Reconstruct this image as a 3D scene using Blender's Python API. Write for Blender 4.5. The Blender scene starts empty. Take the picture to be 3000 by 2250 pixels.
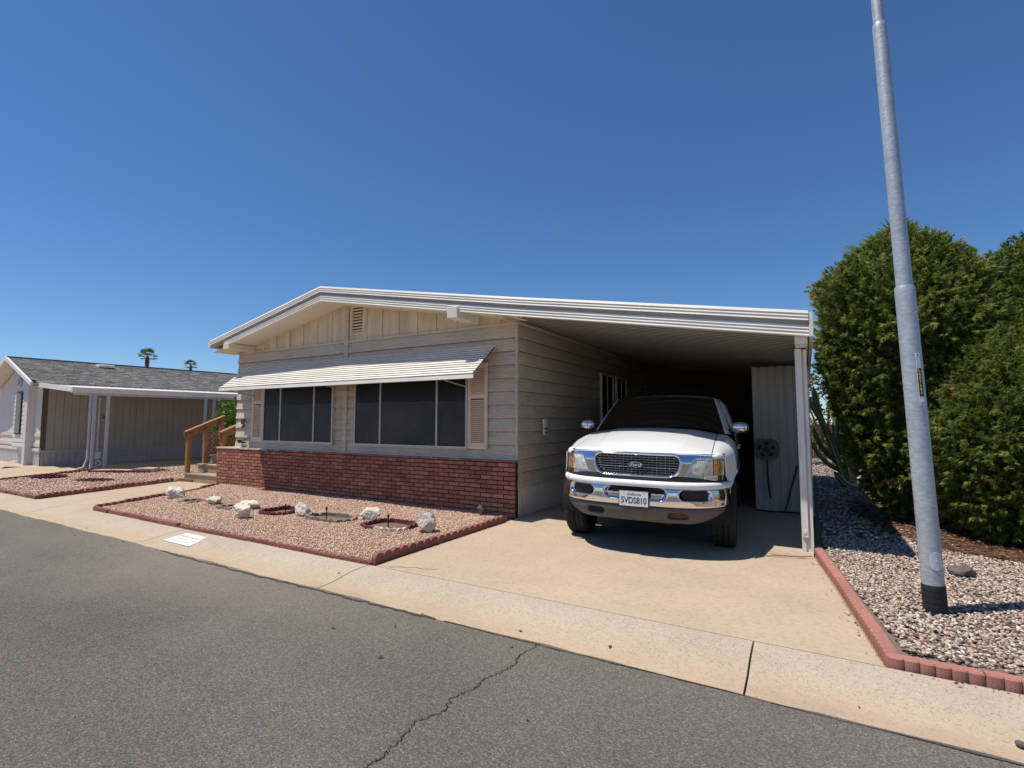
import bpy, math, random
import numpy as np
from mathutils import Vector, Matrix
rng = random.Random(7)
nr = np.random.default_rng(11)
R = math.radians
scene = bpy.context.scene
COL = scene.collection

# ------------------------------------------------------------------ camera
YAW, PITCH = 30.164, 4.12
cam_d = bpy.data.cameras.new('camera')
cam = bpy.data.objects.new('camera', cam_d)
COL.objects.link(cam)
cam_d.sensor_width = 36.0
cam_d.lens = 17.736
cam_d.clip_start = 0.05
cam_d.clip_end = 2000
cam.location = (0, 0, 1.45)
cam.rotation_euler = (R(90 + PITCH), 0, R(YAW))
scene.camera = cam

# ------------------------------------------------------------------ sky and sun
SUN_DIR = Vector((0.335, 0.232, -1.0)).normalized()      # the way the light travels
sun_el = math.asin(-SUN_DIR.z)
sun_az = math.atan2(-SUN_DIR.x, -SUN_DIR.y)
world = bpy.data.worlds.new('World')
scene.world = world
world.use_nodes = True
wn = world.node_tree.nodes
wl = world.node_tree.links
wn.clear()
sky = wn.new('ShaderNodeTexSky')
sky.sky_type = 'NISHITA'
sky.sun_disc = False
sky.sun_elevation = sun_el
sky.sun_rotation = sun_az
sky.altitude = 350
sky.air_density = 0.95
sky.dust_density = 0.0
sky.ozone_density = 10.0
bg = wn.new('ShaderNodeBackground')
bg.inputs['Strength'].default_value = 0.106
wo = wn.new('ShaderNodeOutputWorld')
hs = wn.new('ShaderNodeHueSaturation')
hs.inputs['Saturation'].default_value = 1.06
wl.new(sky.outputs[0], hs.inputs['Color'])
wl.new(hs.outputs[0], bg.inputs[0])
wl.new(bg.outputs[0], wo.inputs[0])
sun_d = bpy.data.lights.new('sun', 'SUN')
sun_d.energy = 5.0
sun_d.angle = R(0.53)
sun_d.color = (1.0, 0.94, 0.84)
sun = bpy.data.objects.new('sun', sun_d)
COL.objects.link(sun)
sun.rotation_euler = SUN_DIR.to_track_quat('-Z', 'Y').to_euler()
sun.location = (-10, -8, 30)

scene.view_settings.view_transform = 'Standard'
scene.view_settings.look = 'None'
scene.view_settings.exposure = 0.1
scene.view_settings.gamma = 1.0
scene.view_settings.use_curve_mapping = False
scene.render.engine = 'CYCLES'
scene.cycles.max_bounces = 8
scene.cycles.diffuse_bounces = 4
scene.cycles.glossy_bounces = 4
scene.cycles.transparent_max_bounces = 8
scene.cycles.use_denoising = True

# ------------------------------------------------------------------ material helpers
class NT:
    def __init__(s, name):
        m = bpy.data.materials.new(name)
        m.use_nodes = True
        s.m = m
        s.n = m.node_tree.nodes
        s.l = m.node_tree.links
        s.b = s.n['Principled BSDF']
    def node(s, t, **k):
        n = s.n.new(t)
        for a, v in k.items():
            if a in n.inputs.keys():
                n.inputs[a].default_value = v
            else:
                setattr(n, a, v)
        return n
    def pos(s, scale=(1, 1, 1), obj=False):
        if obj:
            g = s.node('ShaderNodeTexCoord').outputs['Object']
        else:
            g = s.node('ShaderNodeNewGeometry').outputs['Position']
        mp = s.node('ShaderNodeMapping')
        mp.inputs['Scale'].default_value = scale
        s.l.new(g, mp.inputs['Vector'])
        return mp.outputs[0]
    def noise(s, scale, detail=3, rough=0.55, vscale=(1, 1, 1), obj=False, dist=0):
        n = s.node('ShaderNodeTexNoise')
        n.inputs['Scale'].default_value = scale
        n.inputs['Detail'].default_value = detail
        n.inputs['Roughness'].default_value = rough
        n.inputs['Distortion'].default_value = dist
        s.l.new(s.pos(vscale, obj), n.inputs['Vector'])
        return n.outputs['Fac']
    def ramp(s, fac, stops, interp='LINEAR'):
        r = s.node('ShaderNodeValToRGB')
        r.color_ramp.interpolation = interp
        e = r.color_ramp.elements
        while len(e) < len(stops):
            e.new(0.5)
        for i, (p, c) in enumerate(stops):
            e[i].position = p
            e[i].color = (c[0], c[1], c[2], 1) if not isinstance(c, (int, float)) else (c, c, c, 1)
        s.l.new(fac, r.inputs[0])
        return r.outputs[0]
    def mix(s, a, b, fac, mode='MIX'):
        m = s.node('ShaderNodeMix', data_type='RGBA', blend_type=mode)
        for sock, v in ((m.inputs[0], fac), (m.inputs[6], a), (m.inputs[7], b)):
            if isinstance(v, bpy.types.NodeSocket):
                s.l.new(v, sock)
            elif isinstance(v, (int, float)):
                sock.default_value = v
            else:
                sock.default_value = (v[0], v[1], v[2], 1)
        return m.outputs[2]
    def math(s, op, a, b=0.0):
        m = s.node('ShaderNodeMath', operation=op)
        for i, v in enumerate((a, b)):
            if isinstance(v, bpy.types.NodeSocket):
                s.l.new(v, m.inputs[i])
            else:
                m.inputs[i].default_value = v
        return m.outputs[0]
    def bump(s, h, strength=0.3, dist=0.01, prev=None):
        b = s.node('ShaderNodeBump')
        b.inputs['Strength'].default_value = strength
        b.inputs['Distance'].default_value = dist
        s.l.new(h, b.inputs['Height'])
        if prev is not None:
            s.l.new(prev, b.inputs['Normal'])
        s.l.new(b.outputs[0], s.b.inputs['Normal'])
        return b.outputs[0]
    def col(s, c):
        if isinstance(c, bpy.types.NodeSocket):
            s.l.new(c, s.b.inputs['Base Color'])
        else:
            s.b.inputs['Base Color'].default_value = (c[0], c[1], c[2], 1)
    def set(s, rough=None, metal=None, spec=None, coat=None):
        if rough is not None: s.b.inputs['Roughness'].default_value = rough
        if metal is not None: s.b.inputs['Metallic'].default_value = metal
        if spec is not None: s.b.inputs['Specular IOR Level'].default_value = spec
        if coat is not None:
            s.b.inputs['Coat Weight'].default_value = coat
            s.b.inputs['Coat Roughness'].default_value = 0.03

def sc(c, k):
    return tuple(min(1, x * k) for x in c)

def M(name, c, rough=0.7, var=0.12, scale=8, rnd=0.0, bump=0.0, bscale=60, metal=0.0, spec=0.4, vscale=(1, 1, 1), bdist=0.004, fine=0.0):
    t = NT(name)
    f = t.noise(scale, 4, 0.6, vscale)
    cc = t.ramp(f, [(0.3, sc(c, 1 - var)), (0.7, sc(c, 1 + var))])
    if fine:
        g = t.noise(scale * 14, 2, 0.6, vscale)
        cc = t.mix(cc, t.ramp(g, [(0.3, 1 - fine), (0.7, 1.0)]), 1.0, 'MULTIPLY')
    if rnd:
        oi = t.node('ShaderNodeObjectInfo').outputs['Random']
        cc = t.mix(cc, t.ramp(oi, [(0.0, 1 - rnd), (1.0, 1.0)]), 1.0, 'MULTIPLY')
    t.col(cc)
    if bump:
        t.bump(t.noise(bscale, 3, 0.6, vscale), bump, bdist)
    t.set(rough, metal, spec)
    return t.m

MAT = {}
# lap siding with pressed wood grain
def siding(name, c):
    t = NT(name)
    g1 = t.noise(1.0, 5, 0.62, (3.2, 3.2, 48), dist=1.6)
    g2 = t.noise(2.0, 3, 0.6)
    cc = t.ramp(g2, [(0.3, sc(c, 0.9)), (0.7, sc(c, 1.06))])
    cc = t.mix(cc, t.ramp(g1, [(0.36, 0.66), (0.56, 1.0)]), 0.8, 'MULTIPLY')
    t.col(cc)
    t.bump(g1, 0.7, 0.008)
    t.set(0.65, 0, 0.35)
    return t.m
MAT['siding'] = siding('siding_paint', (0.63, 0.54, 0.415))
def gable():
    t = NT('gable_panel_paint')
    c = (0.72, 0.575, 0.42)
    st = t.noise(1.6, 4, 0.6, (3, 1, 0.6))
    cc = t.ramp(st, [(0.3, sc(c, 0.82)), (0.52, c), (0.75, sc(c, 1.2))])
    g = t.noise(1.0, 4, 0.6, (60, 60, 3))
    cc = t.mix(cc, t.ramp(g, [(0.3, 0.9), (0.6, 1.0)]), 0.8, 'MULTIPLY')
    t.col(cc)
    t.bump(g, 0.15, 0.003)
    t.set(0.7, 0, 0.3)
    return t.m
MAT['gable'] = gable()
MAT['trim'] = M('beige_trim_paint', (0.64, 0.53, 0.41), 0.6, 0.10, 3, 0, 0.15, 40)
MAT['soffit'] = M('soffit_paint', (0.78, 0.68, 0.53), 0.7, 0.06, 2)
MAT['white_metal'] = M('white_enamel_metal', (0.82, 0.775, 0.685), 0.40, 0.09, 2.0, 0, 0.06, 20, 0, 0.5, (0.6, 1, 3), fine=0.07)
MAT['awning'] = M('white_awning_metal', (0.78, 0.74, 0.665), 0.42, 0.12, 1.5, 0.06, 0.06, 30, 0, 0.5, (1, 6, 6))
MAT['shade_groove'] = M('dark_shade_grey', (0.16, 0.155, 0.15), 0.6, 0.2, 2)  # dark grey stands in for shade under slat lips and on ceiling ribs
MAT['fascia_grey'] = M('grey_fascia_board', (0.42, 0.40, 0.37), 0.7, 0.1, 1.0, 0, 0.4, 1.0, 0, 0.3, (5, 5, 80), 0.006)
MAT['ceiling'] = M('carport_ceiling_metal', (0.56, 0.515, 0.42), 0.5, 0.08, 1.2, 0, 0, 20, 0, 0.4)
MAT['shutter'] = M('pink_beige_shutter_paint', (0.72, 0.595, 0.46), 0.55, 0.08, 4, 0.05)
MAT['alum'] = M('aluminium_frame', (0.52, 0.495, 0.46), 0.45, 0.1, 12, 0, 0, 10, 0.3, 0.5)
def screen():
    t = NT('dark_sun_screen')
    w = t.node('ShaderNodeTexWave', wave_type='BANDS', bands_direction='X', wave_profile='SIN')
    w.inputs['Scale'].default_value = 10.5
    w.inputs['Distortion'].default_value = 0.4
    w.inputs['Detail'].default_value = 1
    t.l.new(t.pos(), w.inputs['Vector'])
    big = t.noise(1.4, 3, 0.6)
    cc = t.ramp(w.outputs['Fac'], [(0.15, (0.010, 0.009, 0.009)), (0.9, (0.042, 0.039, 0.038))])
    cc = t.mix(cc, t.ramp(big, [(0.3, 0.55), (0.7, 1.0)]), 1.0, 'MULTIPLY')
    t.col(cc)
    t.set(0.35, 0, 0.35)
    return t.m
MAT['screen'] = screen()
_t = NT('sun_screen_mesh')
_t.col((0.014, 0.0135, 0.0135))
_t.set(0.45, 0, 0.4)
_tr = _t.node('ShaderNodeBsdfTransparent')
_mx = _t.node('ShaderNodeMixShader')
_t.l.new(_t.ramp(_t.noise(1.1, 3, 0.6), [(0.3, 0.46), (0.7, 0.58)]), _mx.inputs[0])
_t.l.new(_t.b.outputs[0], _mx.inputs[1])
_t.l.new(_tr.outputs[0], _mx.inputs[2])
_t.l.new(_mx.outputs[0], _t.n['Material Output'].inputs[0])
MAT['screen_mesh'] = _t.m
MAT['curtain'] = M('grey_vertical_blind', (0.50, 0.47, 0.45), 0.8, 0.1, 3)
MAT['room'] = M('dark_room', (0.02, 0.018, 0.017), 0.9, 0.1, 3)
def brick():
    t = NT('red_brick')
    oi = t.node('ShaderNodeObjectInfo').outputs['Random']
    gi = t.node('ShaderNodeNewGeometry').outputs['Random Per Island']
    r = t.math('FRACT', t.math('ADD', t.math('MULTIPLY', oi, 7.13), gi))
    c = t.ramp(r, [(0.0, (0.30, 0.12, 0.076)), (0.3, (0.37, 0.148, 0.095)), (0.7, (0.42, 0.175, 0.113)), (1.0, (0.48, 0.235, 0.16))])
    n = t.noise(9, 5, 0.65, (1, 1, 2.5))
    c = t.mix(c, t.ramp(n, [(0.32, 0.62), (0.6, 1.0)]), 0.8, 'MULTIPLY')
    wht = t.ramp(t.noise(5, 5, 0.7, (3, 1, 0.8)), [(0.60, 0.0), (0.74, 0.42)])
    c = t.mix(c, (0.50, 0.36, 0.29), wht)
    t.col(c)
    t.bump(t.noise(70, 4, 0.7), 0.5, 0.004)
    t.set(0.85, 0, 0.2)
    return t.m
MAT['brick'] = brick()
MAT['mortar'] = M('dark_mortar', (0.05, 0.028, 0.025), 0.95, 0.2, 30, 0, 0.5, 120)
MAT['sunlit_ledge'] = M('sunlit_ledge_cap', (0.55, 0.40, 0.32), 0.8, 0.15, 6, 0.1, 0.3, 60)  # paler cap colour paints in the sunlit end of the ledge

def concrete(name, c, speck=0.5, rust=0.0, spscale=90):
    t = NT(name)
    a = t.noise(0.9, 5, 0.6)
    cc = t.ramp(a, [(0.3, sc(c, 0.90)), (0.5, c), (0.72, sc(c, 1.08))])
    f = t.noise(24, 4, 0.7)
    cc = t.mix(cc, t.ramp(f, [(0.3, 0.86), (0.55, 1.0)]), 0.8, 'MULTIPLY')
    v = t.node('ShaderNodeTexVoronoi', feature='F1')
    v.inputs['Scale'].default_value = spscale
    t.l.new(t.pos(), v.inputs['Vector'])
    rc = t.node('ShaderNodeSeparateColor')
    t.l.new(v.outputs['Color'], rc.inputs[0])
    pits = t.ramp(rc.outputs[0], [(0.0, 0.50), (0.10, 0.62), (0.14, 1.0), (0.9, 1.0), (0.97, 1.25)])
    cc = t.mix(cc, pits, speck, 'MULTIPLY')
    if rust:
        sep = t.node('ShaderNodeSeparateXYZ')
        t.l.new(t.node('ShaderNodeNewGeometry').outputs['Position'], sep.inputs[0])
        yy = t.math('ADD', sep.outputs['Y'], t.math('MULTIPLY', t.math('SUBTRACT', t.noise(1.3, 4, 0.6), 0.5), 0.5))
        band = t.ramp(t.math('SUBTRACT', yy, 3.0), [(0.06, 0.2), (0.20, 0.95), (0.34, 0.4), (0.55, 0.0)])
        cc = t.mix(cc, (0.50, 0.31, 0.17), t.math('MULTIPLY', band, rust))
        dirt = t.ramp(t.noise(0.8, 4, 0.6, (0.6, 3, 1)), [(0.46, 0.0), (0.64, 0.7)])
        nearg = t.ramp(t.math('SUBTRACT', yy, 3.0), [(0.05, 0.8), (0.33, 0.0)])
        cc = t.mix(cc, (0.24, 0.19, 0.145), t.math('MULTIPLY', dirt, nearg))
    t.col(cc)
    nn = t.bump(f, 0.25, 0.004)
    t.bump(rc.outputs[0], 0.18, 0.003, nn)
    t.set(0.85, 0, 0.25)
    return t.m
MAT['driveway'] = concrete('tan_driveway_concrete', (0.445, 0.350, 0.252), 0.22, 0, 40)
MAT['curb'] = concrete('exposed_kerb_concrete', (0.43, 0.362, 0.278), 0.65, 0.42, 130)
MAT['walk'] = concrete('walkway_concrete', (0.44, 0.345, 0.25), 0.3, 0, 60)
MAT['joint'] = M('dark_joint_dirt', (0.07, 0.055, 0.045), 0.95, 0.2, 30)
def asphalt():
    t = NT('worn_asphalt')
    a = t.noise(0.45, 5, 0.6)
    cc = t.ramp(a, [(0.25, (0.090, 0.085, 0.077)), (0.5, (0.113, 0.106, 0.094)), (0.75, (0.138, 0.127, 0.110))])
    lane = t.noise(1.0, 4, 0.6, (0.12, 1.3, 1))
    cc = t.mix(cc, t.ramp(lane, [(0.3, 0.84), (0.7, 1.1)]), 0.5, 'MULTIPLY')
    v = t.node('ShaderNodeTexVoronoi', feature='F1')
    v.inputs['Scale'].default_value = 150
    t.l.new(t.pos(), v.inputs['Vector'])
    rc = t.node('ShaderNodeSeparateColor')
    t.l.new(v.outputs['Color'], rc.inputs[0])
    sp = t.ramp(rc.outputs[0], [(0.0, 0.45), (0.3, 0.72), (0.65, 1.05), (0.92, 1.4), (1.0, 2.0)])
    cc = t.mix(cc, sp, 0.85, 'MULTIPLY')
    # pale dust washed along the gutter
    sep = t.node('ShaderNodeSeparateXYZ')
    t.l.new(t.node('ShaderNodeNewGeometry').outputs['Position'], sep.inputs[0])
    wob = t.math('MULTIPLY', t.math('SUBTRACT', t.noise(0.55, 4, 0.6), 0.45), 3.2)
    d = t.math('ADD', sep.outputs['Y'], wob)
    dust = t.ramp(t.math('MULTIPLY', d, 0.25), [(0.42, 0.0), (0.78, 0.55)])
    xr = t.ramp(t.math('MULTIPLY', t.math('ADD', sep.outputs['X'], 12.0), 0.0833), [(0.2, 0.5), (0.5, 1.0), (0.78, 0.55), (1.0, 0.25)])
    dust = t.math('MULTIPLY', dust, xr)
    for ox, oy, r0 in ((-0.93, 2.43, 0.075),):
        vd = t.node('ShaderNodeVectorMath', operation='DISTANCE')
        t.l.new(t.node('ShaderNodeNewGeometry').outputs['Position'], vd.inputs[0])
        vd.inputs[1].default_value = (ox, oy, -0.04)
        dd = t.math('ADD', t.math('DIVIDE', vd.outputs['Value'], r0), t.math('MULTIPLY', t.noise(9, 4, 0.7), 1.1))
        cc = t.mix(cc, (0.045, 0.032, 0.022), t.ramp(dd, [(0.6, 0.65), (1.0, 0.0)]))
    dst = t.mix((0.25, 0.21, 0.16), sp, 0.35, 'MULTIPLY')
    cc = t.mix(cc, dst, dust)
    t.col(cc)
    nn = t.bump(v.outputs['Distance'], 0.35, 0.006)
    t.bump(t.noise(30, 3, 0.6), 0.25, 0.006, nn)
    t.set(0.9, 0, 0.2)
    return t.m
MAT['asphalt'] = asphalt()
MAT['crack'] = M('crack_tar', (0.022, 0.019, 0.018), 0.9, 0.3, 40)
MAT['tar'] = M('tar_patch', (0.05, 0.046, 0.045), 0.85, 0.3, 60, 0, 0.5, 90)
MAT['dirt'] = M('desert_dirt', (0.33, 0.235, 0.165), 0.95, 0.2, 3, 0, 0.4, 40, fine=0.3)
MAT['soil'] = M('planter_soil_and_lap_shade', (0.17, 0.105, 0.07), 0.95, 0.3, 20, 0, 0.6, 60)  # also colours the strips that paint shadow under the siding laps
MAT['litter'] = M('brown_needle_litter', (0.12, 0.062, 0.04), 0.95, 0.4, 12, 0, 0.8, 60, fine=0.5)

def pebble(name, stops):
    t = NT(name)
    gi = t.node('ShaderNodeNewGeometry').outputs['Random Per Island']
    c = t.ramp(gi, stops)
    n = t.noise(60, 3, 0.6)
    c = t.mix(c, t.ramp(n, [(0.3, 0.78), (0.6, 1.05)]), 0.8, 'MULTIPLY')
    t.col(c)
    t.set(0.8, 0, 0.3)
    return t.m
MAT['pink_gravel'] = pebble('pink_gravel', [(0, (0.33, 0.19, 0.14)), (0.12, (0.46, 0.285, 0.205)), (0.4, (0.57, 0.375, 0.275)), (0.7, (0.64, 0.45, 0.335)), (0.9, (0.69, 0.53, 0.415)), (1, (0.75, 0.64, 0.54))])
MAT['river'] = pebble('river_pebbles', [(0, (0.13, 0.11, 0.10)), (0.15, (0.21, 0.175, 0.16)), (0.3, (0.36, 0.215, 0.16)), (0.45, (0.46, 0.32, 0.235)), (0.6, (0.38, 0.33, 0.29)), (0.78, (0.55, 0.42, 0.315)), (0.92, (0.63, 0.54, 0.44)), (1, (0.74, 0.69, 0.60))])
MAT['pink_bed'] = M('pink_gravel_bed', (0.46, 0.295, 0.22), 0.95, 0.25, 30, 0, 0.8, 60, fine=0.4)
MAT['river_bed'] = M('river_pebble_bed', (0.20, 0.16, 0.13), 0.95, 0.3, 30, 0, 0.8, 60, fine=0.4)
MAT['edging'] = M('red_concrete_edging', (0.285, 0.105, 0.088), 0.9, 0.15, 12, 0.18, 0.5, 110, fine=0.2)
MAT['edging_dark'] = M('maroon_concrete_edging', (0.165, 0.045, 0.05), 0.9, 0.2, 14, 0.2, 0.5, 110, fine=0.2)
MAT['edging_grey'] = M('grey_concrete_edging', (0.29, 0.24, 0.195), 0.9, 0.2, 14, 0.3, 0.5, 110, fine=0.2)
MAT['edging_pink'] = M('pink_concrete_edging', (0.42, 0.185, 0.15), 0.9, 0.14, 10, 0.12, 0.5, 110, fine=0.2)
MAT['boulder'] = M('white_quartz_rock', (0.76, 0.68, 0.555), 0.9, 0.2, 7, 0.1, 1.0, 26, bdist=0.03, fine=0.25)
MAT['dark_rock'] = M('dark_rock', (0.12, 0.10, 0.09), 0.9, 0.25, 12, 0, 0.6, 40)
MAT['wood'] = M('orange_stained_wood', (0.33, 0.165, 0.062), 0.6, 0.22, 1.0, 0.12, 0.25, 1.2, 0, 0.35, (14, 14, 3))
MAT['wood_tread'] = M('tan_wood_boards', (0.40, 0.295, 0.185), 0.7, 0.2, 1.0, 0.12, 0.25, 1.2, 0, 0.3, (12, 12, 3))
MAT['lattice'] = M('lattice_wood', (0.24, 0.115, 0.05), 0.7, 0.2, 6)
MAT['black'] = M('black_plastic', (0.012, 0.012, 0.012), 0.5, 0.2, 30)
MAT['number'] = M('brown_house_number', (0.13, 0.035, 0.02), 0.5, 0.1, 30)
MAT['galv'] = None
def galv():
    t = NT('galvanised_steel')
    a = t.noise(1.0, 5, 0.65, (24, 24, 60), True)
    b = t.noise(2.2, 3, 0.6, (1, 1, 1), True)
    c = t.ramp(a, [(0.25, (0.30, 0.335, 0.37)), (0.5, (0.42, 0.46, 0.495)), (0.75, (0.56, 0.60, 0.63))])
    c = t.mix(c, t.ramp(b, [(0.3, 0.85), (0.7, 1.08)]), 1.0, 'MULTIPLY')
    t.col(c)
    t.l.new(t.ramp(a, [(0.2, 0.42), (0.8, 0.58)]), t.b.inputs['Roughness'])
    t.set(None, 0.35, 0.5)
    return t.m
MAT['galv'] = galv()
MAT['wrap'] = M('black_pole_wrap', (0.018, 0.018, 0.019), 0.7, 0.4, 20, 0, 0.7, 1.0, vscale=(8, 8, 80))
MAT['tag_yellow'] = M('yellow_lettering', (0.80, 0.45, 0.07), 0.6, 0.02, 5)
MAT['tag_metal'] = M('tag_metal', (0.55, 0.60, 0.66), 0.4, 0.06, 10, 0, 0, 10, 0.3)
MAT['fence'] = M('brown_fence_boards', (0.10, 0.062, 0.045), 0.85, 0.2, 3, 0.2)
MAT['cactus'] = M('grey_green_cactus', (0.17, 0.20, 0.095), 0.6, 0.25, 14, 0, 0.2, 50)
MAT['bark'] = M('grey_brown_bark', (0.12, 0.085, 0.06), 0.9, 0.25, 14, 0, 0.8, 30, vscale=(1, 1, 0.3))
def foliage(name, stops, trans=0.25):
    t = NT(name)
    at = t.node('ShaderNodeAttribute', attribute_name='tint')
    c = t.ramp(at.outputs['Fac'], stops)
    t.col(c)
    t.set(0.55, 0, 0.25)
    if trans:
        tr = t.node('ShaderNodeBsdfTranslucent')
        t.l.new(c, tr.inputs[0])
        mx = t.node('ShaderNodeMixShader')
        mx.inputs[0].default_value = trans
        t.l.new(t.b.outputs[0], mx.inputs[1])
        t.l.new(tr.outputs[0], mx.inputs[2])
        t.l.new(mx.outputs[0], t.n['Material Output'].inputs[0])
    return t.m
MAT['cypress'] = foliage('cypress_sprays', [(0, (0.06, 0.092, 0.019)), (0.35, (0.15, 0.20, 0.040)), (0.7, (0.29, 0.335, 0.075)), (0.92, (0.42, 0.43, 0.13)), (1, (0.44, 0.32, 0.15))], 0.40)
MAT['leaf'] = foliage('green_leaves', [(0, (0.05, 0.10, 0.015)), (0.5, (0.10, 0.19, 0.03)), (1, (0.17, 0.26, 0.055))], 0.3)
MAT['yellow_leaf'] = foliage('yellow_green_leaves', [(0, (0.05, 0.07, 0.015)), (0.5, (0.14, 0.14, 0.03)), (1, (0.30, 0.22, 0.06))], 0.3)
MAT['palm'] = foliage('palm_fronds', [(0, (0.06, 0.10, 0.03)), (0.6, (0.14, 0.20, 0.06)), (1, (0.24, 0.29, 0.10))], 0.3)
MAT['core'] = M('inner_hull_shade', (0.034, 0.045, 0.014), 0.95, 0.4, 14)  # near-black green paints in the shaded inside of the crowns
# neighbour
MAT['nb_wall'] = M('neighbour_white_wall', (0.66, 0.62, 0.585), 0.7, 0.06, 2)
MAT['nb_shade'] = M('neighbour_wall_shade', (0.36, 0.325, 0.285), 0.7, 0.06, 2)  # wall darkened in colour to hold the porch shade
MAT['nb_skirt_shade'] = M('neighbour_skirting_shade', (0.36, 0.345, 0.34), 0.6, 0.06, 3)  # shaded copy of the skirting, darkened in colour for under the porch
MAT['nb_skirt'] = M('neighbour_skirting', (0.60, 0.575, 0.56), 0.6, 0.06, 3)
MAT['nb_trim'] = M('neighbour_olive_trim', (0.10, 0.085, 0.05), 0.7, 0.1, 4)
MAT['nb_cream'] = M('neighbour_cream_trim', (0.66, 0.60, 0.46), 0.7, 0.06, 4)
def shingle():
    t = NT('grey_shingles')
    gi = t.node('ShaderNodeNewGeometry').outputs['Random Per Island']
    c = t.ramp(gi, [(0, (0.15, 0.14, 0.13)), (0.5, (0.21, 0.198, 0.185)), (1, (0.29, 0.275, 0.255))])
    c = t.mix(c, t.ramp(t.noise(60, 3), [(0.3, 0.7), (0.7, 1.1)]), 0.8, 'MULTIPLY')
    t.col(c)
    t.set(0.9, 0, 0.2)
    return t.m
MAT['shingle'] = shingle()
MAT['nb_screen'] = M('grey_window_screen', (0.20, 0.19, 0.18), 0.6, 0.08, 6)
MAT['grey_post'] = M('pale_grey_post', (0.50, 0.50, 0.51), 0.55, 0.06, 6)
# vehicle
def paint():
    t = NT('white_car_paint')
    a = t.noise(3, 4, 0.6)
    t.col(t.ramp(a, [(0.3, (0.74, 0.75, 0.75)), (0.7, (0.80, 0.80, 0.79))]))
    t.set(0.32, 0, 0.5, 0.6)
    return t.m
MAT['paint'] = paint()
def chrome():
    t = NT('chrome')
    a = t.noise(9, 3, 0.6)
    t.col((0.72, 0.72, 0.73))
    t.l.new(t.ramp(a, [(0.3, 0.05), (0.8, 0.14)]), t.b.inputs['Roughness'])
    t.set(None, 1.0)
    return t.m
MAT['chrome'] = chrome()
def glass():
    t = NT('dark_tinted_glass')
    t.col((0.006, 0.0065, 0.007))
    t.l.new(t.ramp(t.noise(5, 4, 0.6), [(0.3, 0.06), (0.8, 0.16)]), t.b.inputs['Roughness'])
    t.set(None, 0, 0.5)
    return t.m
MAT['glass'] = glass()
MAT['valance'] = M('grey_bumper_plastic', (0.105, 0.098, 0.09), 0.65, 0.15, 10, 0, 0.1, 60)
MAT['pad'] = M('white_bumper_pad', (0.74, 0.745, 0.75), 0.38, 0.05, 6)
MAT['dark'] = M('matt_black', (0.010, 0.010, 0.010), 0.8, 0.2, 20)
MAT['rust'] = M('rusty_steel', (0.15, 0.055, 0.03), 0.9, 0.4, 16, 0, 0.5, 60)
def tyre():
    t = NT('tyre_rubber')
    n = t.noise(30, 4)
    t.col(t.ramp(n, [(0.3, (0.016, 0.016, 0.016)), (0.7, (0.034, 0.032, 0.030))]))
    t.bump(t.noise(1.0, 2, 0.5, (4, 70, 70), True), 0.4, 0.006)
    t.set(0.8, 0, 0.25)
    return t.m
MAT['tyre'] = tyre()
MAT['rim'] = M('alloy_rim', (0.5, 0.5, 0.5), 0.35, 0.05, 6, metal=0.8)
def lens(name, c, k):
    t = NT(name)
    w = t.node('ShaderNodeTexWave', wave_type='BANDS', bands_direction='X')
    w.inputs['Scale'].default_value = 16
    w.inputs['Distortion'].default_value = 1.0
    t.l.new(t.pos((1, 1, 1), True), w.inputs['Vector'])
    n = t.noise(13, 3, 0.6, (1, 1, 1), True)
    t.col(t.mix(t.ramp(n, [(0.35, sc(c, 0.55)), (0.6, c), (0.75, sc(c, 1.3))]), t.ramp(w.outputs['Fac'], [(0.2, 0.85), (0.8, 1.05)]), k, 'MULTIPLY'))
    t.bump(w.outputs['Fac'], 0.3, 0.004)
    t.set(0.18, 0.35, 0.6, 0.8)
    return t.m
MAT['lens'] = lens('headlight_lens', (0.86, 0.85, 0.72), 0.5)
MAT['amber'] = lens('amber_lens', (0.78, 0.36, 0.09), 0.8)
MAT['plate'] = M('plate_white', (0.72, 0.73, 0.74), 0.4, 0.04, 20)
MAT['navy'] = M('navy_lettering', (0.03, 0.045, 0.09), 0.5, 0.02, 5)
MAT['red_ink'] = M('red_lettering', (0.42, 0.02, 0.03), 0.5, 0.02, 5)
MAT['blue_oval'] = M('blue_badge_enamel', (0.015, 0.04, 0.20), 0.25, 0.02, 5)
MAT['white_paint'] = M('white_road_paint', (0.72, 0.71, 0.67), 0.8, 0.08, 20, 0, 0.3, 80)
MAT['grey_ink'] = M('worn_grey_lettering', (0.60, 0.59, 0.56), 0.8, 0.1, 30)
MAT['reel'] = M('grey_green_hose_reel', (0.095, 0.095, 0.085), 0.6, 0.15, 12)
MAT['shed'] = M('beige_shed_metal', (0.36, 0.34, 0.30), 0.5, 0.08, 2, 0.06)
MAT['post'] = M('weathered_white_post', (0.76, 0.72, 0.65), 0.6, 0.16, 1.0, 0, 0.4, 1.0, 0, 0.35, (22, 22, 2.5))
MAT['twig'] = M('dry_twig', (0.25, 0.15, 0.09), 0.9, 0.2, 20)
MAT['red'] = M('red_plastic', (0.35, 0.03, 0.03), 0.5, 0.05, 10)

# ------------------------------------------------------------------ mesh helpers
def link(o, parent=None):
    COL.objects.link(o)
    if parent is not None:
        o.parent = parent
    return o

def tag(o, label=None, cat=None, group=None, kind=None):
    if label: o['label'] = label
    if cat: o['category'] = cat
    if group: o['group'] = group
    if kind: o['kind'] = kind
    return o

def thing(name, label, cat, loc=(0, 0, 0), rot=(0, 0, 0), group=None):
    o = bpy.data.objects.new(name, None)
    o.empty_display_size = 0.2
    o.location = loc
    o.rotation_euler = rot
    link(o)
    return tag(o, label, cat, group)

def sub(name, parent, loc=(0, 0, 0)):
    o = bpy.data.objects.new(name, None)
    o.empty_display_size = 0.1
    o.location = loc
    return link(o, parent)

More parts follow.
